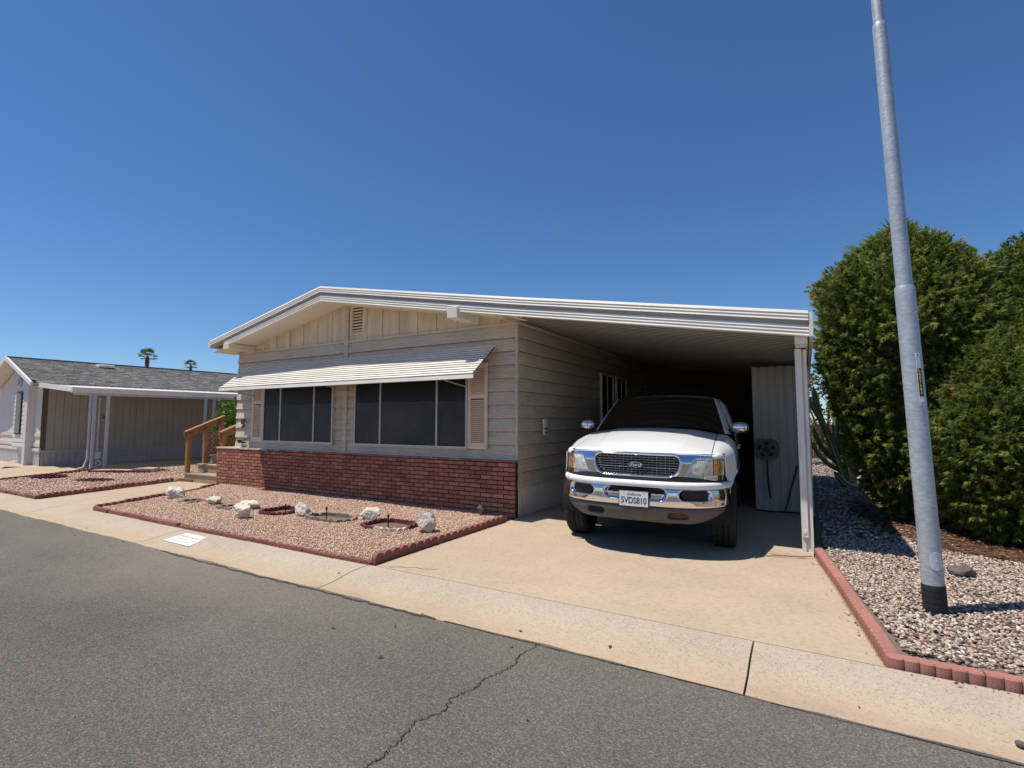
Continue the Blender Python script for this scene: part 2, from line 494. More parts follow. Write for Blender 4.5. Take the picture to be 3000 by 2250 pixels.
def copy_obj(o, parent, loc=None, rot=None, scale=None):
    c = o.copy()
    if loc is not None: c.location = loc
    if rot is not None: c.rotation_euler = rot
    if scale is not None: c.scale = scale
    return link(c, parent)

def set_smooth(me, angle=None):
    n = len(me.polygons)
    me.polygons.foreach_set('use_smooth', np.ones(n, dtype=bool))
    if angle is not None:
        me.set_sharp_from_angle(angle=R(angle))

class MB:
    def __init__(s):
        s.v = []
        s.f = []
    def add(s, vs, fs):
        b = len(s.v)
        s.v += [tuple(p) for p in vs]
        s.f += [tuple(b + i for i in f) for f in fs]
        return s
    def box(s, x0, x1, y0, y1, z0, z1, c=0.0):
        if c <= 0:
            vs = [(x0, y0, z0), (x1, y0, z0), (x1, y1, z0), (x0, y1, z0), (x0, y0, z1), (x1, y0, z1), (x1, y1, z1), (x0, y1, z1)]
            return s.add(vs, [(3, 2, 1, 0), (4, 5, 6, 7), (0, 1, 5, 4), (1, 2, 6, 5), (2, 3, 7, 6), (3, 0, 4, 7)])
        X, Y, Z = (x0, x1), (y0, y1), (z0, z1)
        vs, idx = [], {}
        for i in (0, 1):
            for j in (0, 1):
                for k in (0, 1):
                    sx, sy, sz = (1 if i == 0 else -1), (1 if j == 0 else -1), (1 if k == 0 else -1)
                    idx[i, j, k, 0] = len(vs); vs.append((X[i], Y[j] + sy * c, Z[k] + sz * c))
                    idx[i, j, k, 1] = len(vs); vs.append((X[i] + sx * c, Y[j], Z[k] + sz * c))
                    idx[i, j, k, 2] = len(vs); vs.append((X[i] + sx * c, Y[j] + sy * c, Z[k]))
        fs = []
        I = idx
        for i in (0, 1):
            q = [I[i, 0, 0, 0], I[i, 1, 0, 0], I[i, 1, 1, 0], I[i, 0, 1, 0]]
            fs.append(q if i == 1 else q[::-1])
            q = [I[0, i, 0, 1], I[1, i, 0, 1], I[1, i, 1, 1], I[0, i, 1, 1]]
            fs.append(q if i == 0 else q[::-1])
            q = [I[0, 0, i, 2], I[1, 0, i, 2], I[1, 1, i, 2], I[0, 1, i, 2]]
            fs.append(q if i == 1 else q[::-1])
        for a in (0, 1):
            for b in (0, 1):
                q = [I[a, b, 0, 0], I[a, b, 0, 1], I[a, b, 1, 1], I[a, b, 1, 0]]
                fs.append(q if (a + b) % 2 else q[::-1])
                q = [I[a, 0, b, 0], I[a, 0, b, 2], I[a, 1, b, 2], I[a, 1, b, 0]]
                fs.append(q[::-1] if (a + b) % 2 else q)
                q = [I[0, a, b, 1], I[0, a, b, 2], I[1, a, b, 2], I[1, a, b, 1]]
                fs.append(q if (a + b) % 2 else q[::-1])
        for i in (0, 1):
            for j in (0, 1):
                for k in (0, 1):
                    t = [I[i, j, k, 0], I[i, j, k, 1], I[i, j, k, 2]]
                    fs.append(t if (i + j + k) % 2 else t[::-1])
        return s.add(vs, fs)
    def prism(s, poly, vec):
        """closed polygon (3-D points) pushed along vec"""
        n = len(poly)
        p = [Vector(q) for q in poly]
        w = Vector(vec)
        vs = p + [q + w for q in p]
        nrm = Vector((0, 0, 0))
        for i in range(n):
            a, b = p[i], p[(i + 1) % n]
            nrm += a.cross(b)
        flip = nrm.dot(w) > 0
        f0 = tuple(range(n))
        f1 = tuple(range(n, 2 * n))
        fs = [f0[::-1] if flip else f0, f1 if flip else f1[::-1]]
        for i in range(n):
            j = (i + 1) % n
            q = (i, j, n + j, n + i)
            fs.append(q if flip else q[::-1])
        return s.add(vs, fs)
    def tube(s, pts, rad, n=8, caps=True):
        P = [Vector(p) for p in pts]
        if isinstance(rad, (int, float)): rad = [rad] * len(P)
        vs, fs = [], []
        up = None
        for i, p in enumerate(P):
            d = (P[min(i + 1, len(P) - 1)] - P[max(i - 1, 0)]).normalized()
            if up is None:
                up = Vector((0, 0, 1)) if abs(d.z) < 0.9 else Vector((1, 0, 0))
            a = d.cross(up).normalized()
            b = a.cross(d).normalized()
            up = b
            for k in range(n):
                t = 2 * math.pi * k / n
                vs.append(p + (a * math.cos(t) + b * math.sin(t)) * rad[i])
        for i in range(len(P) - 1):
            for k in range(n):
                k2 = (k + 1) % n
                fs.append((i * n + k, i * n + k2, (i + 1) * n + k2, (i + 1) * n + k))
        if caps:
            fs.append(tuple(range(n))[::-1])
            fs.append(tuple(range((len(P) - 1) * n, len(P) * n)))
        return s.add(vs, fs)
    def lathe(s, prof, n=24, axis='z', cen=(0, 0, 0)):
        vs, fs = [], []
        m = len(prof)
        for k in range(n):
            t = 2 * math.pi * k / n
            for r, h in prof:
                a, b = r * math.cos(t), r * math.sin(t)
                p = (a, b, h) if axis == 'z' else ((h, a, b) if axis == 'x' else (b, h, a))
                vs.append((p[0] + cen[0], p[1] + cen[1], p[2] + cen[2]))
        for k in range(n):
            k2 = (k + 1) % n
            for i in range(m - 1):
                fs.append((k * m + i, k2 * m + i, k2 * m + i + 1, k * m + i + 1))
        return s.add(vs, fs)
    def grid(s, fn, nu, nv, flip=False):
        vs = [fn(i / nu, j / nv) for i in range(nu + 1) for j in range(nv + 1)]
        fs = []
        for i in range(nu):
            for j in range(nv):
                a = i * (nv + 1) + j
                q = (a, a + nv + 1, a + nv + 2, a + 1)
                fs.append(q[::-1] if flip else q)
        return s.add(vs, fs)
    def sweep(s, prof, p0, p1, frame):
        """profile [(a,b)] placed at p0 and p1 with axes frame(A,B); closed profile, capped"""
        A, B = Vector(frame[0]), Vector(frame[1])
        a = [Vector(p0) + A * u + B * w for u, w in prof]
        return s.prism(a, Vector(p1) - Vector(p0))
    def bar(s, p0, p1, w, h, up=(0, 0, 1)):
        p0, p1 = Vector(p0), Vector(p1)
        d = (p1 - p0).normalized()
        a = d.cross(Vector(up)).normalized()
        b = a.cross(d).normalized()
        return s.sweep([(-w / 2, -h / 2), (w / 2, -h / 2), (w / 2, h / 2), (-w / 2, h / 2)], p0, p1, (a, b))
    def mesh(s, name, mat, smooth=None):
        me = bpy.data.meshes.new(name)
        me.from_pydata(s.v, [], s.f)
        if mat is not None:
            me.materials.append(MAT[mat] if isinstance(mat, str) else mat)
        if smooth is not None:
            set_smooth(me, smooth)
        me.update()
        return me
    def build(s, name, mat, parent=None, smooth=None, loc=None):
        o = bpy.data.objects.new(name, s.mesh(name, mat, smooth))
        if loc is not None: o.location = loc
        return link(o, parent)

def np_mesh(name, V, F, mat, smooth=False, tint=None):
    """fast mesh from arrays: V (n,3), F (m,k)"""
    me = bpy.data.meshes.new(name)
    k = F.shape[1]
    me.vertices.add(len(V))
    me.vertices.foreach_set('co', np.ascontiguousarray(V, dtype=np.float32).ravel())
    me.loops.add(F.size)
    me.loops.foreach_set('vertex_index', np.ascontiguousarray(F, dtype=np.int32).ravel())
    me.polygons.add(len(F))
    me.polygons.foreach_set('loop_start', np.arange(0, F.size, k, dtype=np.int32))
    me.polygons.foreach_set('loop_total', np.full(len(F), k, dtype=np.int32))
    if smooth:
        me.polygons.foreach_set('use_smooth', np.ones(len(F), dtype=bool))
    me.materials.append(MAT[mat])
    if tint is not None:
        a = me.attributes.new('tint', 'FLOAT', 'POINT')
        a.data.foreach_set('value', np.ascontiguousarray(tint, dtype=np.float32))
    me.update(calc_edges=True)
    me.validate()
    return me

def text(name, body, size, mat, parent, loc, rot=(R(90), 0, 0), depth=0.002, shear=0.0, xs=1.0, bold=0.0, space=1.0):
    cu = bpy.data.curves.new(name, 'FONT')
    cu.body = body
    cu.size = size
    cu.align_x = 'CENTER'
    cu.align_y = 'CENTER'
    cu.extrude = depth
    cu.shear = shear
    cu.offset = bold
    cu.space_character = space
    cu.resolution_u = 3
    tmp = bpy.data.objects.new('tmp', cu)
    COL.objects.link(tmp)
    dg = bpy.context.evaluated_depsgraph_get()
    me = bpy.data.meshes.new_from_object(tmp.evaluated_get(dg))
    bpy.data.objects.remove(tmp)
    me.name = name
    me.materials.clear()
    me.materials.append(MAT[mat])
    o = bpy.data.objects.new(name, me)
    o.location = loc
    o.rotation_euler = rot
    o.scale = (xs, 1, 1)
    return link(o, parent)

def struct(o, label=None):
    o['kind'] = 'structure'
    if label: o['label'] = label
    return o

def lerp(a, b, t):
    return a + (b - a) * t

# ================================================================== THE SETTING
# ground to the horizon
m = MB().box(-600, 600, -600, 600, -0.5, -0.12)
struct(m.build('ground', 'dirt'))
m = MB().box(-400, 120, 3.80, 160, -0.11, -0.035)
struct(m.build('yard', 'dirt'))
# road with crown and a ragged edge against the kerb
def road_fn(u, v):
    x = lerp(-140, 60, u)
    y = lerp(-7.0, 3.135, v)
    if v == 1: y += 0.012 * math.sin(x * 3.1) + 0.008 * math.sin(x * 11.3 + 1)
    return (x, y, -0.052 + 0.03 * math.sin(math.pi * v * 0.9) * (1 - v))
road = struct(MB().grid(road_fn, 900, 8).build('road', 'asphalt', None, 40))
crack_pts = [(-1.60, 3.13), (-1.63, 2.98), (-1.645, 2.90), (-1.60, 2.80), (-1.63, 2.66), (-1.67, 2.55), (-1.66, 2.44), (-1.715, 2.29), (-1.665, 2.18), (-1.735, 2.03), (-1.71, 1.91), (-1.69, 1.79), (-1.70, 1.66), (-1.66, 1.5)]
def ribbon(pts, w, z, jit=0.012, n=9, seed=3):
    r = random.Random(seed)
    P = []
    for i in range(len(pts) - 1):
        for k in range(n):
            t = k / n
            a, b = Vector(pts[i]), Vector(pts[i + 1])
            p = a.lerp(b, t)
            P.append(p + Vector((r.uniform(-jit, jit), r.uniform(-jit, jit))))
    vs, fs = [], []
    for i, p in enumerate(P):
        d = (P[min(i + 1, len(P) - 1)] - P[max(0, i - 1)]).normalized()
        q = Vector((-d.y, d.x)) * w * r.uniform(0.35, 1.2)
        vs += [(p.x + q.x, p.y + q.y, z), (p.x - q.x, p.y - q.y, z)]
    for i in range(len(P) - 1):
        fs.append((2 * i, 2 * i + 1, 2 * i + 3, 2 * i + 2))
    return vs, fs
def roadz(y):
    v = (y + 7.0) / 10.135
    return -0.052 + 0.03 * math.sin(math.pi * v * 0.9) * (1 - v)
vs, fs = ribbon(crack_pts, 0.0034, 0, 0.012, 14)
vs = [(x, y, roadz(y) + 0.005) for x, y, z in vs]
MB().add(vs, fs).build('crack', 'crack', road)
vs, fs = ribbon([(-6.5, 3.10), (-5.6, 3.09), (-4.9, 3.085), (-4.1, 3.09), (-3.2, 3.10), (-2.4, 3.11)], 0.014, 0, 0.012, 12, 5)
vs = [(x, y, roadz(y) + 0.0045) for x, y, z in vs]
MB().add(vs, fs).build('tar_seam', 'tar', road)
vs, fs = ribbon([(-2.4, 3.11), (-1.4, 3.115), (0.4, 3.118), (3, 3.12)], 0.006, 0, 0.006, 12, 5)
vs = [(x, y, roadz(y) + 0.0045) for x, y, z in vs]
MB().add(vs, fs).build('tar_seam', 'tar', road)
# rolled kerb: concrete lengths between joints
curb = struct(MB().box(-140, 60, 3.16, 3.74, -0.12, -0.075).build('kerb', 'joint'))
cprof = [(3.125, -0.12), (3.125, -0.056), (3.20, -0.055), (3.30, -0.050), (3.38, -0.040), (3.46, -0.024), (3.55, -0.010), (3.66, -0.003), (3.768, 0.0), (3.768, -0.12)]
joints = [-60, -50, -41, -32, -24, -18.3, -14.7, -11.05, -7.22, -3.86, -0.35, 3.2, 6.8, 10.4, 20, 32, 50]
for a, b in zip(joints, joints[1:]):
    MB().sweep([(y, z) for y, z in cprof], (a + 0.006, 0, 0), (b - 0.006, 0, 0), ((0, 1, 0), (0, 0, 1))).build('kerb_slab', 'curb', curb, 35)
pm = MB().add([(-6.98, 3.355, -0.036), (-6.36, 3.345, -0.037), (-6.50, 3.625, -0.0005), (-6.96, 3.625, -0.0005)], [(0, 1, 2, 3)])
panel = pm.build('painted_panel', 'white_paint', curb)
panel['label'] = 'white painted rectangle on the kerb with worn grey lettering'
for r_ in range(4):
    y = 3.40 + 0.058 * r_
    mm = MB()
    x = -6.90
    while x < -6.48:
        w = rng.uniform(0.012, 0.035)
        if rng.random() < 0.72:
            z = -0.031 + (y - 3.36) * 0.118
            mm.add([(x, y, z), (x + w, y, z), (x + w * 0.9, y + 0.022, z + 0.003), (x, y + 0.022, z + 0.003)], [(0, 1, 2, 3)])
        x += w + 0.01
    mm.build('worn_lettering', 'grey_ink', panel)
# driveway: two slabs with a joint
dw = struct(MB().box(-3.70, 0.0, 3.9, 14.0, -0.11, -0.06).build('driveway', 'joint'))
def slab(poly, name, mat, parent, z=0.0, th=0.1):
    return MB().prism([(x, y, z - th) for x, y in poly], (0, 0, th)).build(name, mat, parent)
slab([(-3.765, 3.776), (0.345, 3.776), (0.17, 5.2), (0.02, 6.345), (-3.765, 6.485)], 'slab', 'driveway', dw)
slab([(-3.765, 6.493), (0.02, 6.353), (0.02, 10.2), (-3.765, 10.2)], 'slab', 'driveway', dw)
slab([(-3.765, 10.208), (0.02, 10.208), (0.02, 14.2), (-3.765, 14.2)], 'slab', 'driveway', dw)
vs, fs = ribbon([(-3.62, 3.82), (-3.40, 3.92), (-3.28, 3.93), (-3.12, 4.02)], 0.004, 0.003, 0.01, 6, 4)
MB().add(vs, fs).build('crack', 'crack', dw)
# walkway up to the steps
wk = struct(MB().box(-13.2, -10.3, 3.9, 6.5, -0.11, -0.07).build('walkway', 'joint'))
slab([(-12.28, 3.776), (-11.22, 3.776), (-11.75, 4.88), (-12.62, 4.88)], 'slab', 'walk', wk, -0.003)
slab([(-11.212, 3.776), (-10.06, 3.776), (-10.56, 4.88), (-11.742, 4.88)], 'slab', 'walk', wk, -0.003)
slab([(-12.622, 4.888), (-11.755, 4.888), (-12.3, 6.62), (-13.05, 6.62)], 'slab', 'walk', wk, -0.003)
slab([(-11.747, 4.888), (-10.565, 4.888), (-11.3, 6.62), (-12.292, 6.62)], 'slab', 'walk', wk, -0.003)
# neighbour's driveway
nd = struct(MB().box(-40, -16.9, 3.9, 18, -0.11, -0.07).build('neighbour_driveway', 'joint'))
slab([(-40, 3.776), (-16.32, 3.776), (-17.62, 6.5), (-40, 6.5)], 'slab', 'walk', nd, -0.006)
slab([(-40, 6.51), (-17.62, 6.51), (-17.62, 18), (-40, 18)], 'slab', 'walk', nd, -0.006)

# ---- gravel beds (each a sheet of bedding with the stones on it)
ICO_V = None
def ico(sub1=False):
    t = (1 + 5 ** 0.5) / 2
    V = np.array([(-1, t, 0), (1, t, 0), (-1, -t, 0), (1, -t, 0), (0, -1, t), (0, 1, t), (0, -1, -t), (0, 1, -t), (t, 0, -1), (t, 0, 1), (-t, 0, -1), (-t, 0, 1)], float)
    V /= np.linalg.norm(V[0])
    F = [(0, 11, 5), (0, 5, 1), (0, 1, 7), (0, 7, 10), (0, 10, 11), (1, 5, 9), (5, 11, 4), (11, 10, 2), (10, 7, 6), (7, 1, 8), (3, 9, 4), (3, 4, 2), (3, 2, 6), (3, 6, 8), (3, 8, 9), (4, 9, 5), (2, 4, 11), (6, 2, 10), (8, 6, 7), (9, 8, 1)]
    if sub1:
        V = list(map(tuple, V)); cache = {}
        def mid(a, b):
            k = (min(a, b), max(a, b))
            if k not in cache:
                p = (np.array(V[a]) + np.array(V[b])) / 2
                V.append(tuple(p / np.linalg.norm(p))); cache[k] = len(V) - 1
            return cache[k]
        F2 = []
        for a, b, c in F:
            x, y, z = mid(a, b), mid(b, c), mid(c, a)
            F2 += [(a, x, z), (b, y, x), (c, z, y), (x, y, z)]
        V = np.array(V); F = F2
    return np.array(V), np.array(F)

def inpoly(P, poly):
    x, y = P[:, 0], P[:, 1]
    r = np.zeros(len(P), bool)
    n = len(poly)
    for i in range(n):
        x0, y0 = poly[i]; x1, y1 = poly[(i + 1) % n]
        c = ((y0 > y) != (y1 > y)) & (x < (x1 - x0) * (y - y0) / (y1 - y0 + 1e-12) + x0)
        r ^= c
    return r

def pebbles(name, poly, count, size, flat, zf, mat, parent, sub1=False, jitter=0.25, holes=(), smooth=True, dens=None, octa=False):
    xs = [p[0] for p in poly]; ys = [p[1] for p in poly]
    P = np.empty((0, 2))
    while len(P) < count:
        c = np.stack([nr.uniform(min(xs), max(xs), count), nr.uniform(min(ys), max(ys), count)], 1)
        c = c[inpoly(c, poly)]
        for hx, hy, ha, hb, hr in holes:
            dx, dy = c[:, 0] - hx, c[:, 1] - hy
            u = dx * math.cos(hr) + dy * math.sin(hr); w = -dx * math.sin(hr) + dy * math.cos(hr)
            c = c[np.abs(u / ha) ** 3.5 + np.abs(w / hb) ** 3.5 > 1]
        if dens is not None:
            c = c[nr.random(len(c)) < dens(c)]
        P = np.concatenate([P, c])
    P = P[:count]
    V0, F0 = ico(sub1)
    if octa:
        V0 = np.array([(1, 0, 0), (0, 1, 0), (-1, 0, 0), (0, -1, 0), (0.15, 0.1, 1), (-0.1, -0.15, -1)], float)
        F0 = np.array([(0, 1, 4), (1, 2, 4), (2, 3, 4), (3, 0, 4), (1, 0, 5), (2, 1, 5), (3, 2, 5), (0, 3, 5)])
    nv = len(V0)
    s = nr.uniform(size[0], size[1], count)
    S = np.stack([s * nr.uniform(0.8, 1.35, count), s * nr.uniform(0.7, 1.0, count), s * nr.uniform(flat * 0.8, flat * 1.3, count)], 1)
    V = V0[None] * (1 + jitter * (nr.random((count, nv, 1)) - 0.5)) * S[:, None, :]
    def rot(ax, ang):
        c, sn = np.cos(ang)[:, None], np.sin(ang)[:, None]
        a, b = [(1, 2), (0, 2), (0, 1)][ax]
        A, B = V[:, :, a].copy(), V[:, :, b].copy()
        V[:, :, a] = A * c - B * sn
        V[:, :, b] = A * sn + B * c
    rot(0, nr.normal(0, 0.35, count)); rot(1, nr.normal(0, 0.35, count)); rot(2, nr.uniform(0, 6.283, count))
    z = np.array([zf(a, b) for a, b in P]) + nr.uniform(-0.25, 0.55, count) * s
    V[:, :, 0] += P[:, 0:1]; V[:, :, 1] += P[:, 1:2]; V[:, :, 2] += z[:, None]
    F = F0[None] + (np.arange(count) * nv)[:, None, None]
    me = np_mesh(name, V.reshape(-1, 3), F.reshape(-1, 3), mat, smooth)
    o = link(bpy.data.objects.new(name, me), parent)
    o['kind'] = 'stuff'
    return o

RINGS = [(-9.33, 4.93, 0.24, 0.16, 0.05), (-8.17, 4.92, 0.27, 0.15, 0.05), (-7.05, 5.05, 0.25, 0.28, -0.05), (-5.97, 5.08, 0.44, 0.21, -0.04), (-4.86, 5.10, 0.36, 0.28, -0.03)]
def z1(x, y):
    return 0.035 + 0.012 * math.sin(x * 2.1) * math.sin(y * 2.7 + x)
bed1 = [(-10.02, 3.80), (-3.90, 3.80), (-3.90, 6.58), (-11.35, 6.58)]
b1 = struct(slab([(-10.02, 3.78), (-3.84, 3.78), (-3.84, 6.60), (-11.40, 6.60)], 'front_gravel_bed', 'pink_bed', None, 0.022, 0.12), 'pink gravel bed in front of the brick skirt')
pebbles('gravel', bed1, 62000, (0.0065, 0.0130), 0.8, z1, 'pink_gravel', b1, octa=True, holes=RINGS, jitter=0.5, smooth=False)
bed2 = [(-16.2, 3.80), (-12.34, 3.80), (-13.1, 6.7), (-13.2, 9.2), (-17.2, 9.2), (-17.55, 6.5)]
b2 = struct(slab(bed2, 'side_gravel_bed', 'pink_bed', None, 0.022, 0.12), 'pink gravel bed beside the neighbour driveway')
pebbles('gravel', bed2, 10000, (0.012, 0.021), 0.75, z1, 'pink_gravel', b2, jitter=0.5, smooth=False, holes=[(-16.1, 5.1, 0.45, 0.22, 0.5), (-14.5, 5.45, 0.5, 0.2, 0.4)])
def z3(x, y):
    return 0.045 + 0.012 * math.sin(x * 2.3 + 1) * math.sin(y * 1.9)
bed3 = [(0.47, 3.90), (6.0, 3.90), (6.0, 24), (0.14, 24), (0.12, 6.8), (0.16, 6.3), (0.25, 5.5)]
b3 = struct(slab([(0.40, 3.80), (30.0, 3.80), (30.0, 26), (0.06, 26), (0.06, 6.7), (0.12, 6.2), (0.24, 5.2)], 'pebble_bed', 'river_bed', None, 0.03, 0.13), 'river pebble bed under the light pole and cypress')
near = [(0.47, 3.92), (2.6, 3.92), (2.6, 7.3), (0.12, 7.3), (0.12, 6.8), (0.18, 6.2), (0.30, 5.2)]
pebbles('river_pebbles', near, 22000, (0.0085, 0.0165), 0.45, z3, 'river', b3, False, 0.16)
far = [(0.12, 7.3), (2.6, 7.3), (2.6, 22), (0.12, 22)]
pebbles('river_pebbles', far, 7000, (0.018, 0.030), 0.5, z3, 'river', b3, False, 0.3, dens=lambda c: np.clip(1.2 - (c[:, 1] - 7.3) / 16, 0.15, 1))
lit = slab([(0.55, 9.6), (0.85, 8.0), (1.3, 7.2), (2.2, 6.75), (4.8, 6.7), (5.0, 11.5), (0.7, 11.5)], 'needle_litter', 'litter', b3, 0.062, 0.04)
# fallen needles over the bare soil below the hedge
n = 9000
P = np.stack([nr.uniform(0.55, 3.4, n), nr.uniform(6.7, 10.5, n)], 1)
P = P[inpoly(P, [(0.50, 9.8), (0.80, 7.9), (1.25, 7.05), (2.2, 6.6), (3.4, 6.6), (3.4, 10.5), (0.6, 10.5)])]
n = len(P)
a = nr.uniform(0, 6.283, n); L = nr.uniform(0.015, 0.05, n); w = nr.uniform(0.003, 0.008, n)
z = 0.068 + nr.uniform(0, 0.02, n)
d = np.stack([np.cos(a), np.sin(a)], 1); q = np.stack([-np.sin(a), np.cos(a)], 1)
V = np.zeros((n, 4, 3))
V[:, 0, :2] = P - d * L[:, None]; V[:, 1, :2] = P + q * w[:, None]; V[:, 2, :2] = P + d * L[:, None]; V[:, 3, :2] = P - q * w[:, None]
V[:, :, 2] = z[:, None] + nr.uniform(-0.004, 0.012, (n, 4))
MAT['needles'] = pebble('fallen_needles', [(0, (0.08, 0.035, 0.02)), (0.5, (0.16, 0.075, 0.042)), (1, (0.26, 0.15, 0.09))])
o = link(bpy.data.objects.new('needles', np_mesh('needles', V.reshape(-1, 3), np.arange(n * 4).reshape(-1, 4), 'needles')), b3)
o['kind'] = 'stuff'

# ================================================================== THE HOUSE
WORLD_BASE = {}
_link0 = link
def link(o, parent=None):
    _link0(o, parent)
    if parent is not None and parent.name in WORLD_BASE:
        o.matrix_parent_inverse = Matrix.Translation(-Vector(WORLD_BASE[parent.name]))
    return o
def wthing(name, label, cat, base, group=None):
    """a thing whose parts are written in world coordinates"""
    o = thing(name, label, cat, base, (0, 0, 0), group)
    WORLD_BASE[o.name] = base
    return o

home = wthing('mobile_home', 'beige lap-sided mobile home with brick skirt, striped awning and attached carport', 'house', (-7.4, 6.66, 0))
XL, XR, YW = -11.0, -3.78, 6.665          # wall corners, front wall plane
ROOF = [(-11.12, 3.175), (-7.62, 3.90), (-3.58, 3.20), (0.06, 2.60)]
YR = 6.15
def rooftop(x):
    for (a, za), (b, zb) in zip(ROOF, ROOF[1:]):
        if x <= b:
            return za + (zb - za) * (x - a) / (b - a)
    return ROOF[-1][1]
# wall core
m = MB()
m.prism([(XL + 0.02, YW + 0.035, -0.05), (XR - 0.03, YW + 0.035, -0.05), (XR - 0.03, YW + 0.035, 3.02), (-7.62, YW + 0.035, 3.60), (XL + 0.02, YW + 0.035, 2.95)], (0, 8.0, 0))
m.build('wall', 'siding', home)
BOT = [0.865 + 0.2065 * k for k in range(10)]
def lap_front(x0, x1, z0, h, name='siding_board'):
    y = YW
    prof = [(0.0, 0.004), (-0.012, 0.004), (-0.034, 0.0), (-0.036, 0.010), (-0.004, h + 0.012), (0.0, h + 0.012)]
    o = MB().sweep(prof, (x0, y + 0.03, z0), (x1, y + 0.03, z0), ((0, 1, 0), (0, 0, 1))).build(name, 'siding', home)
    MB().box(x0 + 0.002, x1 - 0.002, y + 0.0, y + 0.028, z0 - 0.005, z0 + 0.003).build('lap_shadow_strip', 'soil', o)  # dark strip paints the lap's shadow line along with joint dirt
    return o
def lap_side(y0, y1, z0, h):
    prof = [(0.0, 0.004), (0.012, 0.004), (0.032, 0.0), (0.034, 0.010), (0.003, h + 0.012), (0.0, h + 0.012)]
    o = MB().sweep(prof, (XR - 0.028, y0, z0), (XR - 0.028, y1, z0), ((1, 0, 0), (0, 0, 1))).build('siding_board', 'siding', home)
    MB().box(XR - 0.027, XR + 0.001, y0 + 0.002, y1, z0 - 0.005, z0 + 0.003).build('lap_shadow_strip', 'soil', o)  # same painted shadow line and joint dirt along the side laps
    return o
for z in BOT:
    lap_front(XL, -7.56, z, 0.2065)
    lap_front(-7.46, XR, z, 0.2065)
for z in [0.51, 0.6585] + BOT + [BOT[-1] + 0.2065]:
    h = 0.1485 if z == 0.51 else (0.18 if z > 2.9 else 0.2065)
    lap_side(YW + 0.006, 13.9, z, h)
# left end wall boards (seen as their edge)
for z in [0.66] + BOT:
    MB().sweep([(0.0, 0.0), (-0.026, 0.002), (-0.026, 0.010), (-0.006, 0.218), (0.0, 0.218)], (XL + 0.03, YW + 0.01, z), (XL + 0.03, 13.9, z), ((1, 0, 0), (0, 0, 1))).build('siding_board', 'siding', home)
MB().box(-7.56, -7.46, YW - 0.025, YW + 0.034, 0.862, 3.64).build('centre_trim', 'siding', home)
MB().box(XR - 0.035, XR + 0.006, YW - 0.004, YW + 0.034, 0.86, 2.93).build('corner_trim', 'siding', home)
MB().box(XL - 0.02, -7.565, YW - 0.022, YW + 0.03, 2.925, 2.955).build('band_trim', 'trim', home)
MB().box(-7.455, XR + 0.012, YW - 0.022, YW + 0.03, 2.925, 2.955).build('band_trim', 'trim', home)
# gable panels, battens, vent
m = MB()
gp = [(XL, 2.955), (XR, 2.955), (XR, rooftop(XR) - 0.22), (-7.62, rooftop(-7.62) - 0.22), (XL, rooftop(XL) - 0.22)]
m.prism([(x, YW + 0.012, z) for x, z in gp], (0, 0.02, 0)).build('gable_panel', 'gable', home)
for x in [-10.55, -10.1, -9.67, -9.24, -8.81, -8.38, -7.97, -7.02, -6.63, -6.22, -5.8, -5.38, -4.95, -4.53, -4.11]:
    MB().box(x - 0.024, x + 0.024, YW - 0.008, YW + 0.011, 2.956, rooftop(x) - 0.235).build('batten', 'gable', home)
vent = MB()
for a in [(-7.42, -7.36, 3.05, 3.62), (-7.09, -7.03, 3.05, 3.62), (-7.36, -7.09, 3.57, 3.62), (-7.36, -7.09, 3.05, 3.10)]:
    vent.box(a[0], a[1], YW - 0.02, YW + 0.011, a[2], a[3])
vent = vent.build('gable_vent', 'gable', home)
MB().box(-7.36, -7.09, YW + 0.006, YW + 0.0115, 3.10, 3.57).build('vent_backing', 'dark', vent)
for k in range(8):
    z = 3.115 + k * 0.057
    MB().bar((-7.36, YW - 0.004, z + 0.016), (-7.09, YW - 0.004, z + 0.016), 0.012, 0.035, (0, -0.7, 0.7)).build('slat', 'gable', vent)
# roof slabs
roof = sub('roof', home)
m = MB()
for (a, za), (b, zb) in zip(ROOF, ROOF[1:]):
    m.prism([(a, YR + 0.05, za - 0.04), (b, YR + 0.05, zb - 0.04), (b, YR + 0.05, zb - 0.004), (a, YR + 0.05, za - 0.004)], (0, 8.2, 0))
m.build('roof_sheet', 'white_metal', roof)
def fascia(name, mat, p0, p1, top, bot, y0, y1, grooves):
    """front fascia strip hung from the roof line"""
    pts = [(y1, -bot), (y1, -top)]
    hh = bot - top
    n = 3
    pts.append((y0 + 0.008, -top) if grooves else (y0, -top))
    if grooves:
        for k in range(1, n):
            zz = -top - hh * k / n
            pts += [(y0 - 0.005, zz + 0.002), (y0 + 0.007, zz)]
    pts.append((y0 - 0.006, -bot) if grooves else (y0, -bot))
    A = Vector((0, 1, 0)); B = Vector((0, 0, 1))
    return MB().sweep(pts, (p0[0], 0, p0[1]), (p1[0], 0, p1[1]), (A, B)).build(name, mat, roof)
for i, ((a, za), (b, zb)) in enumerate(zip(ROOF, ROOF[1:])):
    p0, p1 = (a, za), (b, zb)
    fascia('upper_fascia', 'white_metal', p0, p1, -0.006, 0.100, YR - 0.055, YR + 0.045, True)
    fascia('fascia_board', 'fascia_grey', p0, p1, 0.100, 0.152, YR - 0.012, YR + 0.045, False)
    if i == 0:
        p0 = (-10.62, rooftop(-10.62))
    fascia('lower_fascia', 'white_metal', p0, p1, 0.152, 0.262, YR - 0.042, YR + 0.045, True)
